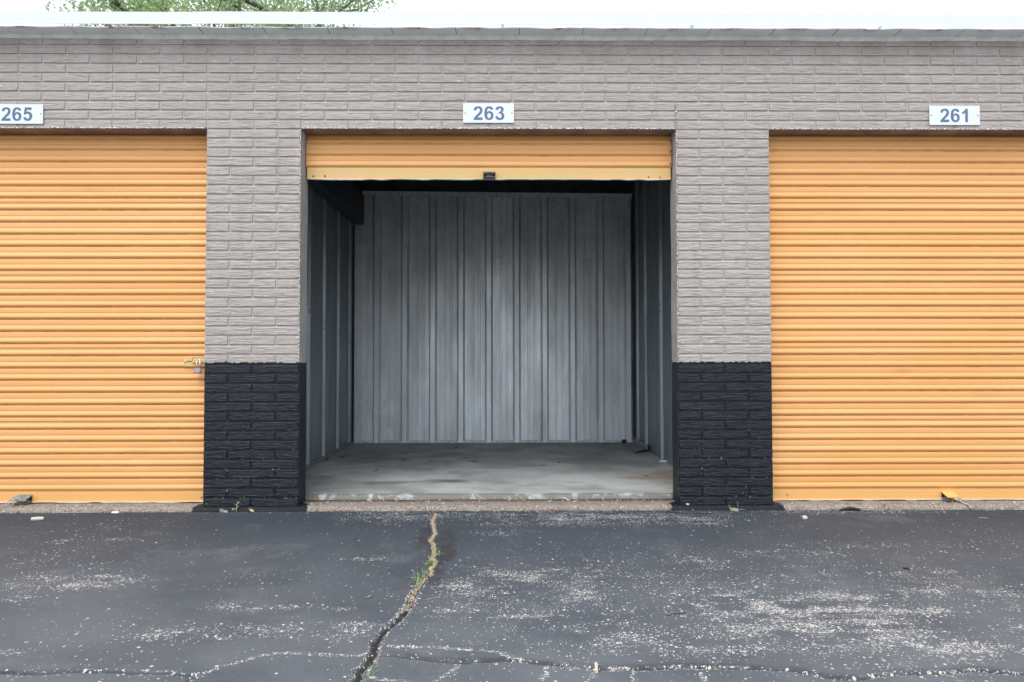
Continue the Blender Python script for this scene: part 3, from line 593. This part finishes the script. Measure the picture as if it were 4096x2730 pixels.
# latch on the left door
lp = MB().box(-2.008, -1.836, .0885, .0925, .895, .9555).build('latch', M['bar'], dL, bevel=.0012)
MB().box(-1.948, -1.832, .079, .0880, .921, .9295).box(-1.948, -1.832, .082, .088, .9135, .9178).build('slide_bolt', M['bar'], lp, bevel=.001)
MB().box(-1.946, -1.836, .0862, .0884, .932, .9505).build('keeper', M['bar'], lp, bevel=.0008)
MB().box(-1.984, -1.950, .0870, .0884, .926, .9305).box(-1.9485, -1.9465, .0860, .0884, .931, .951).box(-1.946, -1.836, .0860, .0884, .951, .9525).build('slot_and_shade', M['dark'], lp)  # latch slot, plus dark strips drawing the shade along the keeper edges
MB().dome((-1.996, .0885, .928), .0085, .006).build('rivet', M['bar'], lp, smooth=True)

# ------------------------------------------------------------------ padlock
pk = empty('padlock', (-1.900, .058, .85)); tag(pk, 'small laminated padlock with red edges and steel shackle on the door latch', 'padlock')
cxp = -1.900
oct_ = [(-.0215, -.008), (-.0215, .007), (-.013, .012), (.013, .012), (.0215, .007), (.0215, -.008), (.013, -.013), (-.013, -.013)]
def lam(z0, z1, s): return MB().prism(oct_, lambda u, v, k: (cxp+u*s+(z0-.85)*.06, .056+v*s, (z0, z1)[k]))
body = MB()
for q in range(7): body.prism(oct_, lambda u, v, k, q=q: (cxp+u*(1 if q % 2 else .97)+.001, .056+v*(1 if q % 2 else .96), .857+q*.0038+(.0036 if k else 0)))
M['lockred'] = plain('red_plastic', (.50, .075, .065), .45, .5, var=.1); M['steel'] = plain('bright_steel', (.72, .73, .74), .22, .5, .95, var=.06); M['locklam'] = plain('laminated_steel', (.55, .56, .60), .35, .5, .85, var=.2, scale=60)
body.build('body', M['locklam'], pk)
lam(.8500, .8568, 1.06).build('bumper', M['lockred'], pk); lam(.8838, .8870, 1.05).build('bumper', M['lockred'], pk)
arc = [(-.0105, .887), (-.0105, .905), (-.0105, .926)]+[(-.0105*math.cos(t), .926+.0105*math.sin(t)) for t in [math.pi*k/8 for k in range(1, 8)]]+[(.0105, .926), (.0105, .905), (.0105, .887)]
MB().tube([(cxp+u+.002, .060+(.012 if z > .93 else 0), z) for u, z in arc], .0034, 10).build('shackle', M['steel'], pk, smooth=True)

# ropes on the two closed doors
M['rope'] = plain('grey_rope', (.50, .50, .50), .9, .2, var=.3, scale=80, bump=.002, bscale=300)
r_ = MB()
r_.tube([(-3.066, .030, .046), (-3.076, .018, .036), (-3.085, .004, .018), (-3.095, -.012, .006), (-3.108, -.028, .003), (-3.122, -.040, .0), (-3.130, -.052, -.014), (-3.136, -.062, -.0275)], .0022, 6)
r_.tube([(-3.062, .030, .044), (-3.070, .016, .026), (-3.078, .002, .010), (-3.090, -.008, .006), (-3.06, -.01, .007), (-3.04, -.008, .007)], .0022, 6)
r_.dome((-3.064, .026, .040), .008, .009); r_.tube([(-3.056, .026, .042), (-3.052, .020, .020), (-3.046, .012, .007)], .0045, 6)
tag(r_.build('rope', M['rope'], smooth=True), 'frayed grey rope tied to the lift handle of the padlocked door', 'rope')
r_ = MB()
r_.tube([(3.052, .030, .044), (3.055, .024, .030), (3.057, .012, .014), (3.062, -.004, .006), (3.072, -.022, .004), (3.078, -.036, -.008), (3.080, -.042, -.027)], [.004, .006, .005, .004, .006, .004, .002], 7)
r_.tube([(3.065, .05, .034), (3.10, .055, .012), (3.16, .07, .010), (3.2, .06, .012), (3.26, .08, .011)], .0016, 6); r_.dome((3.046, .026, .018), .009, .012)
tag(r_.build('rope', M['rope'], smooth=True), 'knotted grey rope tied to the lift handle of the right-hand door', 'rope')

# ------------------------------------------------------------------ unit number signs
def arcp(): pass
G = {
 '2': [[(740,490),(746,460),(757,430),(772,407),(795,390),(830,376),(880,370),(930,374),(965,388),(990,410),(1006,440),(1014,478),(1014,515),(1005,550),(990,580),(966,612),(930,648),(895,682),(868,706),(852,722),(1018,722),(1018,797),(732,797),(737,770),(748,742),(768,712),(800,678),(838,640),(875,602),(908,565),(925,538),(936,505),(937,475),(929,453),(912,438),(885,430),(858,432),(838,443),(826,462),(820,497)]],
 '6': [[(1348,468),(1340,436),(1325,410),(1303,390),(1268,375),(1220,370),(1178,376),(1142,393),(1113,420),(1093,455),(1082,500),(1077,550),(1076,600),(1080,655),(1090,705),(1108,745),(1135,775),(1172,794),(1220,800),(1262,796),(1300,780),(1330,752),(1350,712),(1358,665),(1355,620),(1342,582),(1320,553),(1290,532),(1260,523),(1235,521),(1205,525),(1180,537),(1158,560),(1160,515),(1167,480),(1178,455),(1197,437),(1225,430),(1247,435),(1262,450),(1272,478)],
       [(1222+60*math.cos(t), 660+83*math.sin(t)) for t in [2*math.pi*k/22 for k in range(22)]]],
 '3': [[(1413,475),(1420,445),(1435,415),(1460,392),(1495,376),(1540,370),(1585,374),(1622,388),(1650,412),(1665,440),(1669,470),(1663,505),(1645,535),(1612,562),(1645,580),(1670,605),(1685,635),(1690,668),(1686,705),(1672,740),(1646,770),(1610,790),(1570,799),(1530,800),(1490,793),(1455,773),(1430,745),(1416,715),(1409,686),(1483,678),(1490,705),(1505,725),(1525,737),(1548,740),(1572,734),(1592,717),(1604,692),(1606,662),(1600,635),(1585,612),(1565,598),(1545,593),(1515,597),(1520,543),(1545,540),(1568,530),(1585,512),(1592,488),(1590,460),(1578,443),(1560,433),(1540,430),(1518,436),(1502,450),(1492,468),(1487,487)]],
 '1': [[(128,2),(190,2),(190,430),(108,430),(108,122),(85,142),(52,162),(15,176),(15,106),(52,88),(80,66),(105,36)]],
 '5': [[(48,4),(256,4),(256,80),(110,80),(98,148),(120,139),(150,135),(190,141),(228,160),(258,193),(275,235),(279,282),(272,330),(252,372),(220,404),(180,424),(135,430),(88,424),(50,405),(22,373),(8,335),(4,318),(82,309),(90,335),(106,354),(130,365),(155,361),(178,343),(192,312),(195,278),(189,243),(174,217),(152,203),(130,200),(108,206),(90,218),(78,232),(14,222)]]}
ORI = {'2': (732, 370), '6': (1076, 370), '3': (1409, 370), '1': (0, 0), '5': (0, 0)}
M['plate'] = plain('white_plate', (.72, .75, .80), .45, .4, var=.02); M['ink'] = plain('blue_grey_lettering', (.105, .175, .265), .5, .3, var=.05)
def sign(num, xc, zc, xl, zt, s, label, tilt=0.):
    e = empty('unit_sign', (xc, -.010, zc)); tag(e, label, 'sign', 'white unit number signs above the doors'); e.rotation_euler = (0, tilt, 0)
    o = MB().box(-.166, .166, -.0035, .0, -.064, .064).mesh('plate', bevel=.0006); p = bpy.data.objects.new('plate', o); o.materials.append(M['plate']); C.objects.link(p); p.parent = e
    for i, ch in enumerate(num):
        ox, oy = ORI[ch]; loops = G[ch]; x0 = xl-xc+i*341*s+(12*s if ch == '1' else 0)
        allp = [q for lp_ in loops for q in lp_]
        tri = geometry.tessellate_polygon([[Vector((a, b, 0)) for a, b in lp_] for lp_ in loops])
        P3 = lambda a, b, y: (x0+(a-ox)*s, y, zt-zc-(b-oy)*s)
        n = len(allp); vs = [P3(a, b, -.0045) for a, b in allp]+[P3(a, b, -.0034) for a, b in allp]
        fs = [tuple(t) for t in tri]; st = 0
        for lp_ in loops:
            m_ = len(lp_); fs += [(st+k, st+(k+1) % m_, n+st+(k+1) % m_, n+st+k) for k in range(m_)]; st += m_
        me = bpy.data.meshes.new('numeral'); me.from_pydata(vs, [], fs); me.materials.append(M['ink'])
        d = bpy.data.objects.new('numeral', me); C.objects.link(d); d.parent = e
    for x in (-.152, .152):
        o = MB().dome((x, -.0035, 0), .0042, .002).mesh('screw', True); o.materials.append(M['ink']); q = bpy.data.objects.new('screw', o); C.objects.link(q); q.parent = e
S = .000209
sign('263', -.002, 2.5405, -.1007, 2.5845, S, 'white number plate reading 263 above the raised door', 0.0)
sign('261', 3.048, 2.531, 2.952, 2.5745, S*.985, 'white number plate reading 261 above the right-hand door')
sign('265', -3.049, 2.529, -3.150, 2.5720, S*.985, 'white number plate reading 265 above the padlocked door')

# ------------------------------------------------------------------ loose things inside the unit
def leaf(name, x, y, z, s, rz, col, label, group=None, curl=.35, cat='leaf', lobes=5, tilt=0):
    n = 26; vs = [(0, 0, 0)]; rr = random.Random(int(x*1000)+int(y*77))
    for k in range(n):
        t = 2*math.pi*k/n; r = s*(.62+.30*abs(math.cos(t*lobes/2)))*rr.uniform(.88, 1.06)*(1.15 if abs(t-math.pi) > 2 else .9)
        u, v = r*math.cos(t), r*math.sin(t)*.72
        vs.append((u, v, curl*s*((u/s)**2*.8+(v/s)**2*rr.uniform(.2, 1.0))))
    fs = [(0, k+1, (k+1) % n+1) for k in range(n)]
    me = bpy.data.meshes.new(name); me.from_pydata(vs, [], fs)
    sm = MB().tube([(s*.8, 0, curl*s*.5), (s*1.2, .05*s, curl*s*.7), (s*1.7, .1*s, curl*s*.5)], s*.04, 5)
    b = len(me.vertices); me2 = bpy.data.meshes.new(name); me2.from_pydata(vs+sm.v, [], fs+[tuple(b+i for i in f) for f in sm.f]); bpy.data.meshes.remove(me)
    me2.materials.append(col); o = bpy.data.objects.new(name, me2); C.objects.link(o); o.location = (x, y, z+.002); o.rotation_euler = (tilt, tilt*.5, rz)
    mod = o.modifiers.new('thick', 'SOLIDIFY'); mod.thickness = .0006
    return tag(o, label, cat, group)
M['leafbrown'] = plain('dry_leaf_brown', (.20, .11, .05), .8, .2, var=.25, scale=60); M['leafyel'] = plain('yellow_leaf', (.34, .29, .09), .8, .2); M['leafgrey'] = plain('grey_leaf', (.30, .27, .22), .8, .2, var=.3, scale=60)
M['leafdark'] = plain('dark_leaf', (.06, .045, .03), .8, .2)
FZ = .035; g = 'dry leaves on the unit floor'
leaf('dry_leaf', -1.406, 1.933, FZ, .045, .3, M['leafbrown'], 'larger curled brown leaf near the left steel wall, farther from the door', g, .5)
leaf('dry_leaf', -1.500, 1.777, FZ, .035, 2., M['leafbrown'], 'small brown leaf closest to the left steel wall', g, .6)
leaf('dry_leaf', -.816, 1.749, FZ, .032, 1., M['leafbrown'], 'dull brown leaf in the left half of the unit floor', g)
leaf('dry_leaf', -.559, 1.714, FZ, .018, 2.4, M['leafbrown'], 'tiny brown leaf scrap right of the dull brown leaf', g)
leaf('dry_leaf', -.276, 1.832, FZ, .026, .2, M['leafbrown'], 'brown leaf just behind the widest leaf at mid floor', g)
leaf('dry_leaf', -.163, 1.647, FZ, .038, 3.3, M['leafbrown'], 'wide thin brown leaf at the middle of the unit floor', g, .3)
leaf('dry_leaf', -.952, 1.147, FZ, .034, .7, M['leafgrey'], 'curled grey leaf on the left part of the floor', g, .7)
leaf('yellow_leaf', -1.303, .905, FZ, .055, .1, M['leafyel'], 'flat yellow leaf near the left pier at the door side', g, .06, lobes=2)
leaf('dry_leaf', .419, 1.423, FZ, .022, 0, M['leafdark'], 'black leaf scrap right of mid floor', g)
leaf('dry_leaf', .570, 1.547, FZ, .022, 1.9, M['leafgrey'], 'small grey leaf right of the black leaf scrap', g, .7)
leaf('dry_leaf', 1.195, .873, FZ, .026, 2.7, M['leafbrown'], 'brown leaf in the rusty stain near the right pier', g)
leaf('dry_leaf', -.407, 2.632, FZ, .024, 1.1, M['leafdark'], 'dark leaf lying far back near the ribbed back wall', g)
db = MB(); rr = random.Random(3)
for _ in range(40):
    a = rr.uniform(0, 6.28); q = abs(rr.gauss(0, .022)); x, y = 1.187+q*math.cos(a)*1.4, 2.89+q*math.sin(a); l = rr.uniform(.008, .02); b = rr.uniform(0, 6.28); z = FZ+rr.uniform(.002, .012)
    db.tube([(x, y, z), (x+l*math.cos(b), y+l*math.sin(b), z+rr.uniform(-.001, .006))], .0011, 4)
tag(db.build('debris_clump', M['leafbrown']), 'small clump of brown twiggy debris near the back right corner', 'debris', kind=None)
# bent flashing strip lying in the right rear corner
fl = MB(); A_ = [(1.500, 3.00), (1.497, 2.55), (1.485, 2.20)]
rows = []
for (x, y), wf, lift in zip(A_, (.02, .075, .105), (.0, .004, .03)):
    rows.append([(x, y, FZ+.065+lift*.2), (x-.012, y-.01, FZ+.012+lift), (x-.030-wf*.5, y-.015, FZ+.004+lift*.6), (x-.045-wf, y-.01, FZ+.003)])
vs = [p for r in rows for p in r]; fl.add(vs, [(i*4+j, (i+1)*4+j, (i+1)*4+j+1, i*4+j+1) for i in range(2) for j in range(3)])
fo = fl.build('metal_flashing', M['galvdirty']); md = fo.modifiers.new('t', 'SOLIDIFY'); md.thickness = .0012
tag(fo, 'bent grey metal flashing strip lying along the right steel wall in the corner', 'flashing')
tag(MB().tube([(1.455, 1.590, FZ+.0085), (1.560-.035, 1.590, FZ+.0085)], .0085, 14).build('white_tube', plain('white_plastic', (.85, .85, .84), .4, .5), smooth=False), 'short white plastic tube on the floor by the right steel wall', 'tube')
tag(MB().tube([(1.383, 2.975, FZ), (1.383, 2.975, FZ+.02), (1.383, 2.975, FZ+.036), (1.383, 2.975, FZ+.04)], [.024, .024, .021, .012], 14).build('metal_plug', M['dark'], smooth=True), 'small round grey metal plug standing at the foot of the back wall', 'plug')

# ------------------------------------------------------------------ loose things outside
M['stone'] = plain('pale_stone', (.62, .58, .52), .85, .3, var=.2, scale=60, bump=.002, bscale=90)
M['stonebrown'] = plain('brown_stone', (.13, .08, .07), .85, .3, var=.2)
def rock(name, x, y, z, sx_, sy_, sz_, seed, mat, label=None, cat=None, rz=0, group=None):
    import bmesh
    bm = bmesh.new(); bmesh.ops.create_icosphere(bm, subdivisions=2, radius=1); rr = random.Random(seed)
    ps = [(Vector((rr.gauss(0, 1), rr.gauss(0, 1), rr.gauss(0, 1))).normalized(), rr.uniform(.55, .85)) for _ in range(7)]
    for v in bm.verts:
        c = v.co.copy()
        for n_, d in ps:
            q = c.dot(n_)
            if q > d: c -= n_*(q-d)
        v.co = Vector((c.x*sx_, c.y*sy_, c.z*sz_))
    me = bpy.data.meshes.new(name); bm.to_mesh(me); bm.free(); me.materials.append(mat)
    o = bpy.data.objects.new(name, me); C.objects.link(o); o.location = (x, y, z); o.rotation_euler = (0, 0, rz)
    return tag(o, label, cat, group)
AZ = -.03
tag(MB().tube([(-2.745, -.258, AZ+.011), (-2.742, -.257, AZ+.012), (-2.700, -.246, AZ+.012), (-2.682, -.240, AZ+.011)], [.007, .0115, .0118, .010], 10).build('chalk_stub', plain('chalk_white', (.58, .55, .51), .8, .3, bump=.001), smooth=False), 'pale chalky stub lying on the asphalt before the padlocked door', 'chalk')
tag(MB().box(-2.380, -2.335, -.060, -.044, AZ+.001, AZ+.010).build('paper_scrap', plain('paper_white', (.84, .84, .86), .7, .3), bevel=.002), 'small white paper scrap against the footing left of the left pier', 'paper')
rock('stone', 1.914, -.278, AZ+.011, .022, .016, .015, 5, M['stone'], 'pale pebble on the asphalt below the right pier edge', 'pebble', .4)
rock('stone', 1.949, -1.263, AZ+.008, .015, .012, .010, 8, M['stonebrown'], 'small dark brown pebble out on the right asphalt', 'pebble')
rock('stone', 1.275, -.012, .006, .012, .009, .009, 18, M['stone'], 'white chip at the foot of the right pier, its door side corner', 'pebble')
rock('stone', .175, .120, .010, .014, .010, .007, 12, plain('red_chip', (.42, .09, .06), .7, .3), 'small red chip in the dirt below the slab edge', 'pebble')
rock('stone', .130, .125, .010, .011, .008, .006, 13, M['stone'], 'small white chip beside the red chip below the slab edge', 'pebble')
rock('stone', .52, .120, .010, .016, .008, .005, 14, M['stone'], 'white chip alone below the slab edge right of the red one', 'pebble')
M['twig'] = plain('twig', (.20, .17, .14), .9, .2, var=.3, scale=60); M['straw'] = plain('straw', (.55, .46, .30), .85, .2, var=.2, scale=40)
tag(MB().tube([(.716, -1.819, AZ+.005), (.735, -1.808, AZ+.006), (.765, -1.802, AZ+.005), (.793, -1.790, AZ+.004)], [.0035, .003, .0025, .0015], 6).tube([(.750, -1.805, AZ+.005), (.762, -1.793, AZ+.007)], .0015, 5).build('twig', M['twig'], smooth=True), 'thin grey twig lying on the asphalt right of centre', 'twig')
tag(MB().tube([(.386, -2.292, AZ+.006), (.392, -2.238, AZ+.0065)], .0052, 12).tube([(.392, -2.2378, AZ+.0065), (.3923, -2.233, AZ+.0065)], .0048, 12).build('cigarette_end', plain('filter_paper', (.72, .60, .44), .8, .2, var=.2, scale=90), smooth=False), 'tan cigarette end lying across the long bottom crack', 'cigarette end')
gp = 'litter at the foot of the left pier'
leaf('dry_leaf', -1.690, -.030, -.028, .030, 0, M['leafgrey'], 'pale grey leaf leaning at the foot of the left pier', gp, .8, lobes=2, tilt=1.0)
leaf('dry_leaf', -1.516, -.034, -.024, .026, 1., plain('straw_leaf', (.58, .46, .30), .8, .2, var=.2, scale=60), 'straw coloured crumpled leaf below the left pier', gp, 1.0, tilt=.6)
mb = MB(); pth = [(-1.603, -.040, -.028), (-1.604, -.038, -.010), (-1.600, -.034, .004), (-1.604, -.030, .016), (-1.597, -.026, .026), (-1.602, -.022, .036)]
mb.tube(pth, [.0028, .002, .003, .002, .003, .0015], 6)
for q in (1, 2, 3, 4): mb.tube([pth[q], tuple(Vector(pth[q])+Vector(((-1)**q*.012, -.003, .006)))], .0014, 5)
tag(mb.build('dead_weed', M['straw'], smooth=True), 'dead straw coloured weed stem standing against the left pier', 'weed')
leaf('dry_leaf', 1.545, -.040, -.024, .034, .2, M['leafgrey'], 'pale leaf folded at the foot of the right pier', None, .9, lobes=2, tilt=.9)
tag(MB().tube([(1.565, -.045, -.024), (1.60, -.046, -.020), (1.635, -.044, -.022)], [.004, .003, .002], 6).tube([(1.595, -.03, -.02), (1.592, -.02, .022)], .0018, 5).build('dead_weed', M['leafgrey'], smooth=True), 'grey dead weed stalk beside the leaf at the right pier', 'weed')
mb = MB(); mb.tube([(2.235, -.044, AZ), (2.265, -.050, AZ+.010), (2.305, -.052, AZ+.014), (2.345, -.050, AZ+.010), (2.375, -.046, AZ+.001)], [.004, .009, .011, .009, .004], 8)
tag(mb.build('rubber_scrap', plain('black_rubber', (.015, .015, .017), .5, .4), smooth=True), 'black rubber scrap against the footing before the right-hand door', 'rubber scrap')
tag(MB().tube([(1.12, -.075, AZ+.003), (1.17, -.10, AZ+.004), (1.25, -.125, AZ+.003), (1.33, -.13, AZ+.003), (1.40, -.125, AZ+.003)], .0018, 5).build('wire', M['dark'], smooth=True), 'thin dark wire on the asphalt at the foot of the right pier', 'wire')
tag(MB().tube([(2.975, -.270, AZ+.003), (3.0, -.272, AZ+.004), (3.03, -.28, AZ+.003)], .0016, 5).build('straw_blade', M['straw'], smooth=True), 'single dry straw blade on the asphalt before the right-hand door', 'straw')
leaf('dry_leaf', -.454, -1.608, AZ, .014, .6, M['leafgrey'], 'small tan leaf scrap left of the main crack', None, .5, lobes=2)

# loose gravel along the footing (uncountable)
def pebbles(n, seed):
    t = (1+5**.5)/2
    ico = np.array([(-1, t, 0), (1, t, 0), (-1, -t, 0), (1, -t, 0), (0, -1, t), (0, 1, t), (0, -1, -t), (0, 1, -t), (t, 0, -1), (t, 0, 1), (-t, 0, -1), (-t, 0, 1)])/2.
    fc = np.array([(0, 11, 5), (0, 5, 1), (0, 1, 7), (0, 7, 10), (0, 10, 11), (1, 5, 9), (5, 11, 4), (11, 10, 2), (10, 7, 6), (7, 1, 8), (3, 9, 4), (3, 4, 2), (3, 2, 6), (3, 6, 8), (3, 8, 9), (4, 9, 5), (2, 4, 11), (6, 2, 10), (8, 6, 7), (9, 8, 1)])
    rg = np.random.default_rng(seed); V = []; F = []; Cc = []
    for i in range(n):
        x = rg.uniform(-3.5, 3.8)
        if 1.17 < abs(x) < 1.9 and rg.random() < .93: continue
        s = rg.uniform(.0035, .0105)*(1.5 if rg.random() < .12 else 1)
        t_ = rg.random(); sh = float(np.interp(x, [-3.2, -2.3, -1.83, -1.2, 0, 1.2, 1.85, 2.3, 3.4], [-.012, .008, .006, .012, .016, .012, .008, .004, -.004]))
        if t_ < .72: q = rg.random(); y = -.006-.032*q+sh; z = -.003-.024*q**1.5
        elif abs(x) < 1.2: y = rg.uniform(.02, .165); z = .004
        else: y = rg.uniform(0, .06); z = .002
        if abs(x) > 1.2 and rg.random() < .35: continue
        a = rg.normal(0, 1, (3, 3)); q_, _ = np.linalg.qr(a)
        v = (ico*rg.uniform(.6, 1.2, (12, 1))*np.array([1, .8, .6])*s)@q_+np.array([x, y, z])
        F.append(fc+12*len(V)); V.append(v); Cc.append(np.full(12, rg.random()))
    return mesh_np('gravel', np.concatenate(V), np.concatenate(F), {'hue': np.concatenate(Cc)})
n_ = N('gravel_stones', .85, .3)
n_.set('Base Color', n_.ramp(n_.attr('hue'), [(0, (.40, .35, .30)), (.12, (.30, .26, .22)), (.30, (.29, .17, .10)), (.46, (.36, .23, .145)), (.60, (.22, .19, .16)), (.80, (.48, .44, .38)), (.88, (.21, .125, .08))], 'CONSTANT'))
tag(link('gravel', pebbles(2600, 4), n_.m), 'loose orange and grey gravel along the building footing', 'gravel', kind='stuff')

# dry grass matted in the crack, and green tufts
def blades(name, mat, specs, parent=None):
    V = []; F = []
    for (x, y, z, l, a, lean, wd_, bend) in specs:
        dx, dy = math.cos(a), math.sin(a); px, py = -dy*wd_, dx*wd_; b = len(V)
        for k in range(4):
            t = k/3; h = l*t*math.cos(lean*(.5+t*bend)); o_ = l*t*math.sin(lean*(.5+t*bend)); w_ = (1-t)**.6
            V += [(x+dx*o_-px*w_, y+dy*o_-py*w_, z+h), (x+dx*o_+px*w_, y+dy*o_+py*w_, z+h)]
        for k in range(3): F.append((b+2*k, b+2*k+1, b+2*k+3, b+2*k+2))
    return link(name, mesh_np(name, V, F), mat)
rr = random.Random(12); sp = []
pts = [p for p in main if -1.75 < p[1] < -.075]
for (x, y) in pts:
    for _ in range(int(30 if y > -1.30 else 14)):
        sp.append((x+rr.gauss(0, .0048), y+rr.gauss(0, .007), AZ-.010+rr.uniform(0, .006), rr.uniform(.009, .024), rr.uniform(0, 6.28), rr.uniform(.7, 1.5), rr.uniform(.0006, .0014), .6))
tag(blades('dry_grass', plain('dry_grass', (.66, .55, .40), .9, .1, var=.25, scale=200), sp), 'matted dry straw filling the main asphalt crack', 'grass', kind='stuff')
M['grass'] = plain('green_grass', (.33, .45, .17), .7, .3, var=.25, scale=60)
for (x, y, n, h, lb) in ((-.232, -1.00, 22, .05, 'sparse green grass tuft highest up the main crack'), (-.248, -1.145, 46, .050, 'densest green grass tuft in the main crack'), (-.262, -1.30, 30, .045, 'short green grass tuft between the two larger crack tufts'), (-.275, -1.40, 44, .055, 'spreading green grass tuft lowest in the straw filled crack'), (-.296, -1.70, 14, .02, 'tiny green sprouts where the crack turns black'), (-.310, -2.27, 16, .04, 'thin green grass blades near the photo bottom beside the crack'), (.06, -2.13, 12, .02, 'tiny green sprout on the pale crack line'), (.765, -2.25, 20, .022, 'small green sprout on the long bottom crack, right half')):
    sp = [(x+rr.gauss(0, .010), y+rr.gauss(0, .02), AZ-.008, rr.uniform(.5, 1)*h*(1.5 if rr.random() < .08 else 1), rr.uniform(0, 6.28), rr.uniform(.2, 1.2), rr.uniform(.0008, .0018), rr.uniform(.4, 1.2)) for _ in range(n)]
    tag(blades('grass_tuft', M['grass'], sp), lb, 'grass tuft', 'green grass tufts in the cracks')

# ------------------------------------------------------------------ tree behind the building
TX, TY = -6.7, 12.6
T = empty('broadleaf_tree', (TX, TY, -.03)); tag(T, 'tall leafy green tree standing behind the flat roof', 'tree')
M['bark'] = plain('bark', (.26, .235, .205), .9, .2, var=.2, scale=8, bump=.02, bscale=20)
nl = N('tree_leaves', .55, .3); cl_ = nl.attr('tone')
nl.set('Base Color', nl.ramp(cl_, [(0, (.20, .29, .13)), (.5, (.32, .43, .21)), (1, (.44, .52, .28))]))
tr_ = nl.nn('ShaderNodeBsdfTranslucent', {'Color': nl.ramp(cl_, [(0, (.34, .50, .22)), (1, (.60, .72, .36))])})
ms = nl.nn('ShaderNodeMixShader', {0: .5}); nl.t.links.new(nl.b.outputs[0], ms.inputs[1]); nl.t.links.new(tr_.outputs[0], ms.inputs[2]); nl.t.links.new(ms.outputs[0], nl.t.nodes['Material Output'].inputs[0])
tb = MB(); rr = random.Random(21); tips = []
tb.tube([(TX, TY, -.1), (TX+.05, TY, 1.5), (TX-.05, TY+.05, 3.5), (TX+.05, TY, 5.5), (TX, TY, 7.5), (TX+.1, TY, 9.5), (TX, TY+.1, 11.5), (TX, TY, 13.)], [.34, .28, .24, .20, .11, .06, .04, .02], 10)
def branch(p, d, l, r, lev):
    q = [p]; c = p.copy(); dd_ = d.copy()
    for k in range(4):
        dd_ = (dd_+Vector((rr.gauss(0, .16), rr.gauss(0, .16), rr.gauss(.03, .12)))).normalized(); c = c+dd_*l/4; q.append(c.copy())
    tb.tube(q, [r*(1-.18*k) for k in range(5)], 5, False)
    if lev == 0: tips.extend(q[1:]); return
    tips.extend(q[3:])
    for k in range(4 if lev > 1 else 5):
        b = q[1+k % 4]; nd = (dd_+Vector((rr.gauss(0, .7), rr.gauss(0, .7), rr.gauss(.05, .45)))).normalized(); branch(b, nd, l*rr.uniform(.45, .68), r*.45, lev-1)
for k in range(17):
    h = 5.0+7.2*(k/16)**.9; a = k*2.4+rr.uniform(-.3, .3); R_ = 4.3*math.sqrt(max(.08, 1-((h-9.)/4.8)**2))
    branch(Vector((TX, TY, h)), Vector((math.cos(a), math.sin(a), rr.uniform(.05, .45))).normalized(), R_*.72, .085, 2)
tb.build('trunk', M['bark'], T, smooth=True)
V = []; F = []; tone = []
lf = [(0, 0), (.30, .16), (.46, .5), (.30, .82), (0, 1.), (-.30, .82), (-.46, .5), (-.30, .16)]
tips = [t for t in tips if ((t.x-TX)/4.35)**2+((t.y-TY)/4.0)**2+((t.z-9.3)/4.5)**2 < 1.05]
for p in tips:
    if rr.random() < .04: continue
    ct = rr.uniform(0, .8)
    for _ in range(rr.choice((26, 36, 46))):
        c = p+Vector((rr.gauss(0, .22), rr.gauss(0, .22), rr.gauss(-.05, .18))); s = rr.uniform(.045, .09)
        u = Vector((rr.gauss(0, 1), rr.gauss(0, 1), rr.gauss(-.3, .7))).normalized(); v = u.cross(Vector((rr.gauss(0, 1), rr.gauss(0, 1), rr.gauss(0, 1)))).normalized()
        b = len(V); V += [tuple(c+v*a_*s+u*b_*s) for a_, b_ in lf]; F.append(tuple(range(b, b+8))); tone += [min(1, max(0, ct+rr.uniform(-.15, .3)))]*8
link('crown', mesh_np('crown', V, F, {'tone': tone}), nl.m, T)
